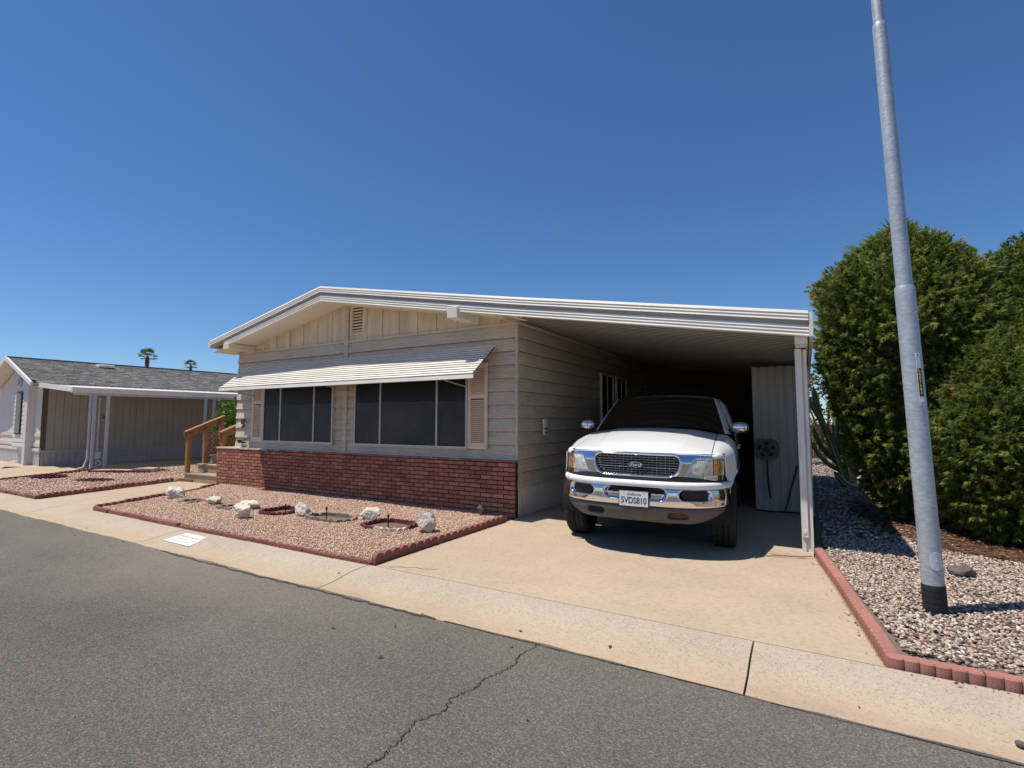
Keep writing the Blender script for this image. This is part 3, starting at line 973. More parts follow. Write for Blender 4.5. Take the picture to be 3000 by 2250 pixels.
# soffit under the front overhang
m = MB()
for (a, za), (b, zb) in list(zip(ROOF, ROOF[1:]))[:2]:
    m.prism([(a, YR + 0.046, za - 0.25), (b, YR + 0.046, zb - 0.25), (b, YR + 0.046, zb - 0.235), (a, YR + 0.046, za - 0.235)], (0, YW + 0.010 - YR - 0.046, 0))
m.build('soffit', 'soffit', roof)
# eave edges
MB().box(-11.20, -11.122, YR - 0.055, 14.3, 3.02, 3.168).build('eave_gutter', 'white_metal', roof)
MB().box(0.062, 0.10, YR - 0.05, 14.3, 2.33, 2.59).build('eave_gutter', 'white_metal', roof)
# beam ends under the eaves
MB().box(-10.60, -10.39, YR - 0.07, YW + 0.01, 2.95, 3.065, 0.004).build('beam', 'soffit', home)
MB().box(-4.67, -4.48, YR - 0.09, YW + 0.01, 3.0, 3.165, 0.004).build('beam', 'white_metal', home)
# brick skirt
YB = 6.585
skirt = MB().box(-11.55, XR + 0.0, YB + 0.020, YW + 0.02, -0.05, 0.815).build('brick_skirt', 'mortar', home)
bw, bh, px, pz = 0.1935, 0.0540, 0.2055, 0.0672
bricks = []
for r_ in range(-1, 12):
    z0 = 0.010 + r_ * pz
    x = XR - (0.0 if r_ % 2 == 0 else px / 2)
    if r_ % 2:
        bricks.append((XR - px / 2 + 0.0095, XR, z0))
    while x > -11.55:
        x0 = max(x - bw, -11.55)
        if x - x0 > 0.03:
            bricks.append((x0, x, z0))
        x -= px
bricks = [b for b in bricks if b[2] > -0.02]
bricks.sort(key=lambda b: -b[1])
brick_me = MB().box(-0.5, 0.5, 0, 0.03, 0, bh, 0.0035).mesh('brick', 'brick')
full_me = MB().box(-bw / 2, bw / 2, 0, 0.03, 0, bh, 0.0035).mesh('brick', 'brick')
for i, (a, b, z) in enumerate(bricks[:300]):
    isfull = abs((b - a) - bw) < 1e-4
    o = bpy.data.objects.new('brick', full_me if isfull else brick_me)
    o.location = ((a + b) / 2, YB + rng.uniform(-0.003, 0.003), z)
    if not isfull: o.scale = (b - a, 1, 1)
    link(o, skirt)
m = MB()
for a, b, z in bricks[300:]:
    d = rng.uniform(-0.003, 0.003)
    m.box(a, b, YB + d, YB + 0.03 + d, z, z + bh, 0.0035)
o = m.build('bricks', 'brick', skirt); o['kind'] = 'stuff'
# brick return at the left end and cap course
m = MB()
for r_ in range(12):
    z = 0.010 + r_ * pz
    y = YB + (0.10 if r_ % 2 else 0.0)
    while y < 6.9:
        m.box(-11.562, -11.535, y, min(y + bw, 6.92), z, z + bh, 0.0035)
        y += px
o = m.build('bricks', 'brick', skirt); o['kind'] = 'stuff'
MB().box(-11.545, XL + 0.03, YW + 0.02, 6.92, -0.05, 0.812).build('skirt_return', 'mortar', home)
x = -11.57
while x < XR:
    MB().box(x, min(x + 0.197, XR + 0.012), YB - 0.014, 6.66 if x > XL - 0.1 else 6.93, 0.817, 0.850, 0.004).build('cap_brick', 'sunlit_ledge' if x < -9.9 else 'brick', skirt)  # sunlight at the left end is put in by the paler cap colour
    x += 0.2055
MB().box(XL - 0.02, XR + 0.012, YB + 0.035, YW + 0.02, 0.8505, 0.864).build('flashing', 'white_metal', home)
# ------------------------------------------------ windows on the front
def window(x0, x1, z0, z1, mull, y=YW - 0.028):
    w = MB()
    t = 0.032
    w.box(x0 - t, x1 + t, y - 0.022, y + 0.04, z0 - t, z0).box(x0 - t, x1 + t, y - 0.022, y + 0.04, z1, z1 + t)
    w.box(x0 - t, x0, y - 0.022, y + 0.04, z0, z1).box(x1, x1 + t, y - 0.022, y + 0.04, z0, z1)
    w = w.build('window', 'alum', home)
    MB().box(x0 - t - 0.01, x1 + t + 0.01, y - 0.034, y + 0.02, z0 - t - 0.014, z0 - t - 0.001).build('sill', 'alum', w)
    xs = [x0] + [q for mm in mull for q in (mm - 0.019, mm + 0.019)] + [x1]
    for mm in mull:
        MB().box(mm - 0.019, mm - 0.002, y - 0.016, y + 0.03, z0, z1).build('mullion', 'alum', w)
        MB().box(mm + 0.002, mm + 0.019, y - 0.016, y + 0.03, z0, z1).build('mullion', 'alum', w)
    for k in range(0, len(xs), 2):
        p_ = MB().box(xs[k], xs[k + 1], y - 0.012, y - 0.010, z0, z1).build('pane', 'screen_mesh', w)
        wx = xs[k + 1] - xs[k]
        nf = max(3, int(wx / 0.045))
        def cur(u, v, a=xs[k], wx=wx, nf=nf):
            return (a + 0.004 + (wx - 0.008) * u, y + 0.004 + 0.0045 * math.sin(u * nf * 2 * math.pi) + 0.001 * math.sin(u * 23), lerp(z0, z0 + 0.74 + 0.008 * math.sin(u * 9), v))
        MB().grid(cur, nf * 6, 1).build('blind', 'curtain', w, 50)  # blind cut short so the pane top reads as shaded
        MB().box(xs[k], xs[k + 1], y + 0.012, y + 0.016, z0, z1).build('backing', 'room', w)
    return w
window(-9.93, -7.84, 1.03, 2.20, [-9.40, -8.36])
window(-7.20, -4.71, 1.03, 2.20, [-6.58, -5.30])
# shutters
def shutter(x0, x1, z0, z1, rail):
    y = YW - 0.03
    s_ = MB()
    st = 0.055
    s_.box(x0, x0 + st, y - 0.018, y + 0.016, z0, z1, 0.003).box(x1 - st, x1, y - 0.018, y + 0.016, z0, z1, 0.003)
    rails = [(z0, z0 + 0.10), (rail - 0.035, rail + 0.035), (z1 - 0.07, z1)]
    for a, b in rails:
        s_.box(x0 + st, x1 - st, y - 0.015, y + 0.016, a, b)
    s_ = s_.build('shutter', 'shutter', home)
    MB().box(x0 + st, x1 - st, y + 0.010, y + 0.015, z0 + 0.1, z1 - 0.07).build('backing', 'soil', s_)
    me = MB().bar((x0 + st, 0, 0), (x1 - st, 0, 0), 0.006, 0.036, (0, -0.75, 0.66)).mesh('slat', 'shutter')
    z = z0 + 0.118
    while z < z1 - 0.08:
        if not (rail - 0.05 < z < rail + 0.05):
            o = bpy.data.objects.new('slat', me)
            o.location = (0, y - 0.002, z)
            link(o, s_)
        z += 0.0305
shutter(-4.668, -4.30, 1.0, 2.36, 1.83)
shutter(-10.36, -9.975, 1.0, 2.36, 1.83)
# house number and paper holder
text('house_number', '9', 0.27, 'number', home, (-10.69, YW - 0.032, 1.365), depth=0.012, bold=0.004)
m = MB()
m.box(-10.78, -10.57, YW - 0.075, YW - 0.012, 0.955, 0.985).box(-10.79, -10.74, YW - 0.08, YW - 0.012, 0.985, 1.02).box(-10.76, -10.60, YW - 0.075, YW - 0.06, 0.985, 1.0)
m.build('paper_holder', 'black', home)
# ------------------------------------------------ awning of overlapping slats
aw = sub('awning', home)
A0, A1 = Vector((0, YW - 0.045, 2.60)), Vector((0, 5.985, 2.10))
n = 12
d = (A1 - A0) / n
nrm = Vector((0, d.z, -d.y)).normalized()
if nrm.z < 0: nrm = -nrm
for k in range(n):
    a = A0 + d * k
    e = d.normalized()
    L = d.length
    # white slat over a recessed groove whose dark grey paints in the lap shade
    xa, xb = a + Vector((-10.48, 0, 0)), a + Vector((-4.14, 0, 0))
    prof = [(-0.006, 0.014), (0.0, 0.026), (L * 0.66, 0.030), (L * 0.70, 0.025), (L * 0.68, 0.020), (L * 0.60, 0.025), (0.006, 0.021)]
    sl = MB().sweep(prof, xa, xb, (e, nrm)).build('slat', 'awning', aw)
    MB().sweep([(L * 0.64, 0.0195), (L * 0.66, -0.006), (L + 0.002, -0.006), (L + 0.002, -0.009), (L * 0.62, -0.009), (L * 0.60, 0.0195)], xa + Vector((0.004, 0, 0)), xb - Vector((0.004, 0, 0)), (e, nrm)).build('shade_groove', 'shade_groove', aw)
MB().sweep([(0, 0.0), (-0.012, -0.004), (-0.020, -0.055), (-0.012, -0.062), (0.0, -0.058), (0.012, -0.01)], (-10.50, 5.985, 2.115), (-4.12, 5.985, 2.115), ((0, 1, 0), (0, 0, 1))).build('drip_edge', 'awning', aw)
for x in (-10.30, -7.32, -4.72):
    MB().tube([(x, YW - 0.035, 1.98 if x != -4.72 else 1.99), (x, 6.0, 2.07)], 0.011, 6).build('support_arm', 'alum', aw)
    MB().bar(Vector((x, A0.y, A0.z - 0.018)), Vector((x, A1.y, A1.z - 0.018)), 0.03, 0.02).build('rafter', 'alum', aw)
# ------------------------------------------------ carport
cp = sub('carport', home)
def ceil_fn(u, v):
    x = lerp(-3.805, 0.055, u)
    k = round(v * 424)
    y = YR + 0.06 + (k // 8) * 0.15 + [0, 0.045, 0.09, 0.098, 0.106, 0.134, 0.142, 0.150][k % 8]
    h = [0, 0, 0, -0.004, -0.042, -0.042, -0.004, 0][k % 8]
    return (x, y, rooftop(x) - 0.205 + h)
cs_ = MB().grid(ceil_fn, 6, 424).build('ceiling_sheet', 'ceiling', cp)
for k in range(52):  # dark strips on the rib fronts paint in the shade lines
    y = YR + 0.06 + k * 0.15 + 0.0965
    lo, hi = 0.2485, 0.2400
    MB().prism([(-3.80, y, rooftop(-3.80) - lo), (-3.58, y, rooftop(-3.58) - lo), (0.05, y, rooftop(0.05) - lo), (0.05, y, rooftop(0.05) - hi), (-3.58, y, rooftop(-3.58) - hi), (-3.80, y, rooftop(-3.80) - hi)], (0, 0.012, 0)).build('rib_shade_strip', 'shade_groove', cs_)
MB().box(XR - 0.0, XR + 0.035, YR + 0.09, 14.0, 2.925, 2.965).build('ledger', 'trim', cp)
MB().box(-0.075, 0.045, YR + 0.06, 14.2, 2.271, 2.362).build('edge_beam', 'post', cp)
# front post: a weathered channel with a patched foot
m = MB()
m.box(-0.085, -0.045, 6.56, 6.67, -0.01, 2.27).box(-0.0445, 0.0, 6.575, 6.66, -0.01, 2.27).box(0.0005, 0.028, 6.56, 6.67, -0.01, 2.27)
post = m.build('carport_post', 'post', cp)
MB().box(-0.083, -0.02, 6.545, 6.559, 0.16, 2.26).build('post_cover', 'post', post)
MB().box(-0.07, -0.035, 6.540, 6.5445, 0.20, 0.235).build('patch_plate', 'white_metal', post)
MB().box(-0.09, 0.03, 6.555, 6.68, 2.25, 2.268).build('rust_plate', 'rust', post)
for y in (9.0, 11.5, 13.9):
    MB().box(0.03, 0.055, y - 0.05, y + 0.05, 0.0, 2.27).build('carport_post', 'post', cp)
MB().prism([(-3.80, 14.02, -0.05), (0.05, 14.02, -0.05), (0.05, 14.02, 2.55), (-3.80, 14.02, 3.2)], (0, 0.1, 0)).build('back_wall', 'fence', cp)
# ribbed skirting under the carport wall
def skirt_sheet(x, y0, y1, z0, z1, per=0.055, axis='y', amp=0.012):
    m = MB()
    n = int((y1 - y0) / per)
    vs, fs = [], []
    for k in range(n):
        for q, o_ in ((0, 0), (0.4, 0), (0.5, -amp), (0.9, -amp)):
            y = y0 + (k + q) * per
            p = (x + o_, y) if axis == 'y' else (y, x - o_)
            vs += [(p[0], p[1], z0), (p[0], p[1], z1)]
    for i in range(len(vs) // 2 - 1):
        q = (2 * i, 2 * i + 2, 2 * i + 3, 2 * i + 1)
        fs.append(q)
    return m.add(vs, fs)
skirt_sheet(XR - 0.004, YW + 0.01, 13.9, -0.05, 0.42).build('skirting', 'ceiling', home)
MB().box(XR - 0.03, XR + 0.008, YW + 0.01, 13.9, 0.42, 0.508).build('skirting_band', 'siding', home)
# side windows under the carport
for y0, y1 in ((10.25, 11.05), (11.25, 12.0)):
    w = MB()
    x = XR + 0.012
    for a in ((y0, y1, 1.35, 1.39), (y0, y1, 2.42, 2.46), (y0, y0 + 0.04, 1.39, 2.42), (y1 - 0.04, y1, 1.39, 2.42)):
        w.box(x - 0.02, x + 0.03, a[0], a[1], a[2], a[3])
    w = w.build('window', 'white_metal', home)
    MB().box(x - 0.02, x + 0.008, y0 + 0.04, y1 - 0.04, 1.39, 2.42).build('pane', 'glass', w)
    MB().box(x - 0.01, x + 0.02, (y0 + y1) / 2 - 0.012, (y0 + y1) / 2 + 0.012, 1.39, 2.42).build('mullion', 'white_metal', w)

# ================================================================== THE VEHICLE
suv = thing('sport_utility_vehicle', 'white full-size sport utility vehicle with chrome grille and bumper parked under the carport', 'car', (-1.64, 5.425, 0.0), (0, R(0.9), R(5.3)))
def smooth01(t):
    t = max(0.0, min(1.0, t))
    return t * t * (3 - 2 * t)
def path(t, X=0.955, D=0.70):
    """plan outline of the nose: t in -90..90 degrees"""
    s_ = 1 if t >= 0 else -1
    a = abs(t)
    return s_ * X * math.sin(a) ** (2 / 3.2), D * (1 - math.cos(a) ** (2 / 2.2))
def path_y(x, X=0.955, D=0.70):
    q = min(1.0, abs(x) / X)
    return D * (1 - (1 - q ** 3.2) ** (1 / 2.2))
def stadium(x, z, cx, cz, hx, hz):
    r = hz
    dx = max(0.0, abs(x - cx) - (hx - r))
    return math.hypot(dx, z - cz) - r          # <0 inside
def tparam(u, lim=84):
    return R(lim) * (2 * u - 1)
# bumper: chrome face with pressed recesses
def bump_recess(x, z):
    d = 0.0
    for cx, cz, hx, hz in ((0.613, 0.668, 0.150, 0.050), (-0.613, 0.668, 0.150, 0.050), (0.0, 0.668, 0.325, 0.062)):
        d = max(d, 0.055 * smooth01((0.012 - stadium(x, z, cx, cz, hx, hz)) / 0.030))
    return d
BZ = [(0.738, 0.008), (0.728, 0.0), (0.715, -0.003), (0.70, -0.005)] + [(0.70 - 0.00325 * k, -0.006 - 0.004 * math.sin(k / 42 * 3.14)) for k in range(1, 43)] + [(0.555, -0.004), (0.545, 0.002), (0.535, 0.014), (0.528, 0.035)]
def nx(t):
    x0, y0 = path(t - 0.01); x1, y1 = path(t + 0.01)
    dx, dy = x1 - x0, y1 - y0
    l = math.hypot(dx, dy) or 1
    return -dy / l, dx / l           # inward (towards +y)
def bump_fn(u, v):
    t = tparam(u, 86)
    x, y = path(t)
    z, off = BZ[round(v * (len(BZ) - 1))]
    off += bump_recess(x, z)
    a, b = nx(t)
    return (x + a * off, y + b * off, z)
bumper = MB().grid(bump_fn, 300, len(BZ) - 1).build('bumper', 'chrome', suv, 60)
PZ = [(0.742, 0.020), (0.738, 0.004), (0.748, -0.006), (0.765, -0.010), (0.782, -0.007), (0.795, 0.002), (0.803, 0.018), (0.805, 0.035)]
def pad_fn(u, v):
    t = tparam(u, 87)
    x, y = path(t)
    z, off = PZ[round(v * (len(PZ) - 1))]
    a, b = nx(t)
    return (x + a * off, y + b * off, z)
MB().grid(pad_fn, 120, len(PZ) - 1, True).build('bumper_pad', 'pad', bumper, 50)
MB().grid(lambda u, v: (lambda p: (p[0] * 0.985, p[1] + 0.03 + 0.02 * v, lerp(0.79, 0.86, v)))(path(tparam(u, 80))), 80, 2).build('bumper_gap', 'dark', bumper)
def inset(name, cx, hx, hz, dep, mat, parent, cz=0.668):
    def fn(u, v):
        a = 2 * math.pi * u
        cxx, czz = math.cos(a), math.sin(a)
        ex = (hx - hz) * (1 if cxx > 0 else -1) + hz * cxx if abs(cxx) > 1e-6 else 0
        x = cx + v * ex
        z = cz + v * hz * czz
        return (x, path_y(x) + dep, z)
    return MB().grid(fn, 40, 4).build(name, mat, parent, 60)
inset('fog_light_cover', -0.613, 0.134, 0.040, 0.038, 'black', bumper)
inset('fog_light_cover', 0.613, 0.134, 0.040, 0.038, 'black', bumper)
inset('air_intake', 0.0, 0.308, 0.050, 0.046, 'dark', bumper)
# lower valance with tow-hook slots
VZ = [(0.532, 0.030), (0.525, 0.010), (0.50, 0.006), (0.47, 0.010), (0.44, 0.02), (0.41, 0.035), (0.385, 0.055), (0.365, 0.08), (0.358, 0.12)]
VZ2 = []
for (z0, o0), (z1_, o1) in zip(VZ, VZ[1:]):
    for k in range(4):
        VZ2.append((lerp(z0, z1_, k / 4), lerp(o0, o1, k / 4)))
VZ2.append(VZ[-1])
def val_fn(u, v):
    t = tparam(u, 80)
    x, y = path(t, 0.925)
    z, off = VZ2[round(v * (len(VZ2) - 1))]
    for cx in (-0.45, 0.45):
        off += 0.06 * smooth01((0.008 - stadium(x, z, cx, 0.452, 0.105, 0.032)) / 0.02)
    # lower lip rises to the corners
    z += 0.09 * max(0, (abs(x) - 0.55) / 0.37) ** 2 * (v)
    a, b = nx(t)
    return (x + a * off, y + b * off, z)
val = MB().grid(val_fn, 200, len(VZ2) - 1).build('valance', 'valance', suv, 60)
inset('tow_hook_slot', -0.45, 0.095, 0.026, 0.058, 'dark', val, 0.452)
inset('tow_hook_slot', 0.45, 0.095, 0.026, 0.058, 'rust', val, 0.452)
# header panel: chrome round the grille, heights 0.82 - 1.105
HY = 0.055
def head_y(x):
    return HY + path_y(x, 0.93, 0.62)
def sd_grille(x, z):
    hz = 0.108
    zc = 0.968
    hx = 0.452 - 0.035 * (zc - z) / hz * 0.8
    r = 0.085
    dx, dz = abs(x) - (hx - r), abs(z - zc) - (hz - r)
    return math.hypot(max(dx, 0), max(dz, 0)) + min(max(dx, dz), 0) - r
def sd_lamp(x, z):
    ax = abs(x)
    xin = 0.515 + 0.085 * max(0, min(1, (z - 0.87) / 0.18))
    return max(xin - ax, ax - 0.885, 0.868 - z, z - 1.056)
def head_fn(u, v):
    t = tparam(u, 68)
    x, y = path(t, 0.93, 0.62)
    z = lerp(0.822, 1.104, v)
    off =  0.03 * smooth01((z - 1.0) / 0.11)
    off += 0.085 * smooth01((0.0 - sd_grille(x, z)) / 0.035)
    off += 0.02 * smooth01((-sd_lamp(x, z)) / 0.02)
    # bright bezel round the opening stands proud
    g = sd_grille(x, z)
    off -= 0.014 * math.exp(-((g - 0.012) / 0.010) ** 2)
    return (x, HY + y + off, z)
head = MB().grid(head_fn, 300, 62).build('grille_surround', 'chrome', suv, 60)
# egg-crate grille
gr = sub('grille', suv)
MB().grid(lambda u, v: (lerp(-0.47, 0.47, u), head_y(lerp(-0.47, 0.47, u)) + 0.082, lerp(0.858, 1.078, v)), 30, 2).build('grille_backing', 'dark', gr)
def inside_g(x, z):
    return sd_grille(x, z) < -0.004
for k in range(1, 8):
    z = 0.860 + k * 0.0270
    xs = [q / 200 for q in range(-100, 101) if inside_g(q / 200, z)]
    if not xs: continue
    big = (k == 3)
    MB().tube([(x, head_y(x) + (0.034 if big else 0.042), z) for x in np.linspace(xs[0] - 0.008, xs[-1] + 0.008, 26)], 0.0030 if big else 0.0016, 6).build('grille_bar', 'chrome', gr, 60)
x = -0.448
while x < 0.45:
    zs = [0.855 + q / 500 for q in range(115) if inside_g(x, 0.855 + q / 500)]
    if len(zs) > 4:
        MB().tube([(x, head_y(x) + 0.044, zs[0] - 0.008), (x, head_y(x) + 0.044, zs[-1] + 0.008)], 0.0015, 6).build('grille_bar', 'chrome', gr, 60)
    x += 0.0446
# oval badge
def oval(rx, rz, y, d):
    m_ = MB()
    n_ = 36
    m_.prism([(rx * math.cos(2 * math.pi * k / n_), y, 0.968 + rz * math.sin(2 * math.pi * k / n_)) for k in range(n_)], (0, d, 0))
    return m_
bd = oval(0.075, 0.031, HY + 0.006, 0.035).build('badge', 'chrome', suv, 30)
oval(0.067, 0.025, HY + 0.002, 0.006).build('badge_field', 'blue_oval', bd)
text('badge_lettering', 'Ford', 0.052, 'plate', bd, (0.0, HY + 0.001, 0.966), depth=0.0012, shear=0.35, xs=1.15)
# lamps
def lamp(sgn):
    def xin(z): return 0.525 + 0.085 * max(0, min(1, (z - 0.87) / 0.18))
    def lf(u, v):
        z = lerp(0.875, 1.050, v)
        x = lerp(xin(z), 0.777, u)
        rr = 0.03
        # rounded inner corners
        return (sgn * x, head_y(x) + 0.012 + 0.03 * smooth01((z - 1.0) / 0.11) - 0.012 * math.sin(math.pi * u) * math.sin(math.pi * v), z)
    hl = MB().grid(lf, 16, 12, sgn < 0).build('headlight', 'lens', suv, 60)
    # lamp bowl rim and bulb shield seen in the lens
    m_ = MB()
    m_.tube([(sgn * lerp(xin(z), 0.762, 0.02), head_y(lerp(xin(z), 0.762, 0.02)) + 0.006 + 0.03 * smooth01((z - 1.0) / 0.11), z) for z in np.linspace(0.875, 1.05, 9)], 0.006, 6)
    m_.tube([(sgn * x, head_y(x) + 0.008, 0.873) for x in np.linspace(0.525, 0.87, 12)], 0.005, 6)
    m_.build('lamp_bezel', 'chrome', hl, 60)
    MB().tube([(sgn * 0.781, head_y(0.781) + 0.012, 0.876), (sgn * 0.781, head_y(0.781) + 0.012 + 0.012, 1.05)], 0.004, 6).build('lamp_divider', 'black', hl)
    def tf(u, v):
        z = lerp(0.878, 1.046, v)
        x = lerp(0.785, 0.872 - 0.02 * abs(2 * v - 1) ** 3, u)
        return (sgn * x, head_y(x) + 0.010 + 0.03 * smooth01((z - 1.0) / 0.11), z)
    MB().grid(tf, 8, 10, sgn < 0).build('turn_signal', 'amber', suv, 60)
lamp(1); lamp(-1)
# ---- bonnet
def hood_yf(x): return head_y(x) - 0.002 + 0.02
def hood_yr(x): return 1.45 + 0.17 * (abs(x) / 0.8) ** 2
def hood_pt(x, v):
    y = lerp(hood_yf(x), hood_yr(x), v)
    zf, zr = 1.110, 1.335 - 0.045 * (x / 0.8) ** 2
    z = zf + (zr - zf) * (1 - (1 - v) ** 1.55)
    z -= 0.016 * (1 - smooth01(v / 0.06)) + 0.010 * smooth01((abs(x) - 0.60) / 0.18) * (1 - 0.3 * v)
    # raised centre between two soft creases
    z += 0.014 * (1 - smooth01((abs(x) - (0.40 + 0.12 * v)) / 0.10)) * smooth01(v / 0.3)
    return (x, y, z)
HW = 0.765
def hood_fn(u, v):
    v = v ** 1.25
    return hood_pt(lerp(-HW, HW, u), v)
MB().grid(hood_fn, 60, 40).build('bonnet', 'paint', suv, 60)
def hood_edge_z(y):
    v = (y - hood_yf(HW)) / (hood_yr(HW) - hood_yf(HW))
    return hood_pt(HW, max(0, min(1, v)))[2]
# ---- front wings
AY, AZ, AR = 0.935, 0.40, 0.475
def side_x(y):
    if y < 0.62:
        q = 1 - min(1.0, max(0.0, (y - HY + 0.012) / 0.62))
        xp = 0.93 * (1 - q ** 2.2) ** (1 / 3.2)
        return min(0.985, xp + 0.004)
    return 0.945 + 0.045 * smooth01((y - 0.6) / 0.3)
def wing(sgn):
    y0, y1, N, Mv = 0.20, 1.80, 90, 26
    def fn(u, v):
        y = lerp(y0, y1, u)
        xe, ze = HW + 0.008, hood_edge_z(y) - 0.002 - 0.02 * smooth01((y - 1.55) / 0.25)
        xs = max(side_x(y), xe + 0.01)
        if y < 0.405: zb = 1.058
        elif y < AY - AR + 0.01: zb = 0.82
        elif abs(y - AY) < AR: zb = AZ + math.sqrt(max(0, AR ** 2 - (y - AY) ** 2))
        else: zb = 0.46
        hh = 0.17 + 0.05 * smooth01((y - 0.3) / 0.5)
        hh = min(hh, ze - zb - 0.0) if ze - zb < hh else hh
        if v < 0.5:
            a = v / 0.5 * math.pi / 2
            x = xe + (xs - xe) * math.sin(a) ** 0.85
            z = ze - hh * (1 - math.cos(a) ** 0.85)
        else:
            q = (v - 0.5) / 0.5
            z = lerp(ze - hh, zb, q)
            x = xs + 0.006 * math.sin(q * 3.14)
            if abs(y - AY) < AR + 0.08 and q > 0.6:
                x += 0.02 * smooth01((q - 0.6) / 0.4)
        return (sgn * x, y, z)
    w = MB().grid(fn, N, Mv, sgn < 0)
    return w.build('front_wing', 'paint', suv, 60)
for sgn in (1, -1):
    wing(sgn)
    # liner behind the arch
    def liner(u, v, s=sgn):
        a = lerp(-0.15, math.pi + 0.15, u)
        return (s * lerp(0.62, 0.975, v), AY - (AR - 0.004) * math.cos(a), AZ + (AR - 0.004) * math.sin(a))
    MB().grid(liner, 24, 2, sgn > 0).build('arch_liner', 'dark', suv, 60)
# ---- body sides, doors, rear
for sgn in (1, -1):
    def sf(u, v, s=sgn):
        y = lerp(1.80, 5.02, u)
        z = lerp(0.46, 1.285, v)
        x = 0.985 - 0.05 * (abs(v - 0.55) / 0.55) ** 2.5
        ry = 3.955
        if abs(y - ry) < AR and z < AZ + math.sqrt(AR ** 2 - (y - ry) ** 2):
            z = max(z, AZ + math.sqrt(AR ** 2 - (y - ry) ** 2))
        return (s * x, y, z)
    sd = MB().grid(sf, 60, 14, sgn < 0).build('body_side', 'paint', suv, 50)
    for y in (1.84, 2.98, 3.72):
        MB().box(min(sgn * 0.978, sgn * 0.9885), max(sgn * 0.978, sgn * 0.9885), y - 0.003, y + 0.003, 0.55, 1.27).build('door_gap', 'dark', sd)
    for y in (2.80, 3.60):
        MB().tube([(sgn * 0.985, y - 0.08, 1.06), (sgn * 1.012, y - 0.05, 1.06), (sgn * 1.012, y + 0.05, 1.06), (sgn * 0.985, y + 0.08, 1.06)], 0.012, 6).build('door_handle', 'paint', sd, 50)
    MB().box(min(sgn * 0.99, sgn * 1.0), max(sgn * 0.99, sgn * 1.0), 1.5, 4.9, 0.72, 0.80, 0.004).build('side_moulding', 'paint', sd)
    # side glass
    def gf(u, v, s=sgn):
        yb, yt = lerp(1.80, 4.95, u), lerp(2.38, 4.80, u)
        return (s * lerp(0.925, 0.735, v), lerp(yb, yt, v), lerp(1.285, 1.765, v))
    sg = MB().grid(gf, 12, 4, sgn < 0).build('side_glass', 'glass', suv, 50)
    for yb, yt in ((2.98, 2.98), (4.0, 3.95), (4.92, 4.78)):
        MB().bar((sgn * 0.930, yb, 1.285), (sgn * 0.742, yt, 1.765), 0.08, 0.02, (sgn, 0, 0.3)).build('pillar', 'paint', sg)
MB().grid(lambda u, v: (lerp(-0.93, 0.93, u) * (1 if v <= 0.6 else lerp(1, 0.76, (v - 0.6) / 0.4)), 5.03 - 0.1 * v, lerp(0.46, 1.8, v)), 4, 10, True).build('tailgate', 'paint', suv)
# ---- windscreen and roof
def ws_pt(s_, v):
    x = s_ * lerp(0.850, 0.685, v)
    y = lerp(1.455 + 0.17 * s_ * s_, 2.20 + 0.075 * s_ * s_, v)
    z = lerp(1.335 - 0.045 * s_ * s_, 1.805 - 0.035 * s_ * s_, v) + 0.018 * math.sin(math.pi * v)
    return (x, y, z)
ws = MB().grid(lambda u, v: ws_pt(2 * u - 1, v), 30, 12).build('windscreen', 'glass', suv, 60)
def ap_fn(sgn):
    def f(u, v):
        p = ws_pt(sgn * 1.0, v)
        q = lerp(0, 1, u)
        return (p[0] + sgn * 0.075 * q * (1 - 0.25 * v), p[1] + 0.16 * q ** 1.3 * 1.0, p[2] - 0.012 * q + 0.006 * math.sin(q * 3.14))
    return f
for sgn in (1, -1):
    MB().grid(ap_fn(sgn), 5, 12, sgn < 0).build('windscreen_pillar', 'paint', suv, 60)
MB().grid(lambda u, v: (lambda p, q: (p[0], p[1] - 0.012 - 0.05 * v, p[2] - 0.004 - 0.018 * v))(ws_pt(2 * u - 1, 0.0), v), 30, 3).build('cowl', 'black', suv, 60)
def roof_fn(u, v):
    s_ = 2 * u - 1
    p = ws_pt(s_, 1.0)
    y = lerp(p[1], 5.0, v)
    return (p[0] * lerp(1.0, 1.05, min(1, v * 3)) + 0.05 * s_ * abs(s_) ** 6, y, p[2] + 0.055 * smooth01(v * 3.2) - 0.03 * max(0, v - 0.85) / 0.15 - 0.05 * abs(s_) ** 8)
rf = MB().grid(roof_fn, 30, 30).build('roof', 'paint', suv, 60)
for sgn in (1, -1):
    MB().tube([(sgn * 0.60, 2.75, 1.86), (sgn * 0.60, 2.85, 1.905), (sgn * 0.61, 4.7, 1.905), (sgn * 0.61, 4.8, 1.85)], 0.014, 6).build('roof_rail', 'black', rf, 50)
for y in (3.1, 4.3):
    MB().tube([(-0.60, y, 1.915), (0.60, y, 1.915)], 0.012, 6).build('roof_bar', 'black', rf, 50)
# wipers
for x0, x1 in ((-0.55, 0.05), (0.10, 0.70)):
    a = ws_pt(x0 / 0.85, 0.05); b = ws_pt(x1 / 0.85, 0.06)
    mid = ws_pt((x0 + x1) / 2 / 0.85, 0.10)
    w_ = MB().tube([(a[0], a[1] - 0.03, a[2] + 0.02), (mid[0], mid[1] - 0.02, mid[2] + 0.012), (b[0], b[1] - 0.03, b[2] - 0.0)], 0.008, 6).build('wiper', 'black', suv, 50)
for x in (-0.33, 0.30):
    p = hood_pt(x, 0.93)
    MB().box(x - 0.014, x + 0.014, p[1] - 0.02, p[1] + 0.012, p[2] - 0.002, p[2] + 0.014, 0.004).build('washer_nozzle', 'black', suv)
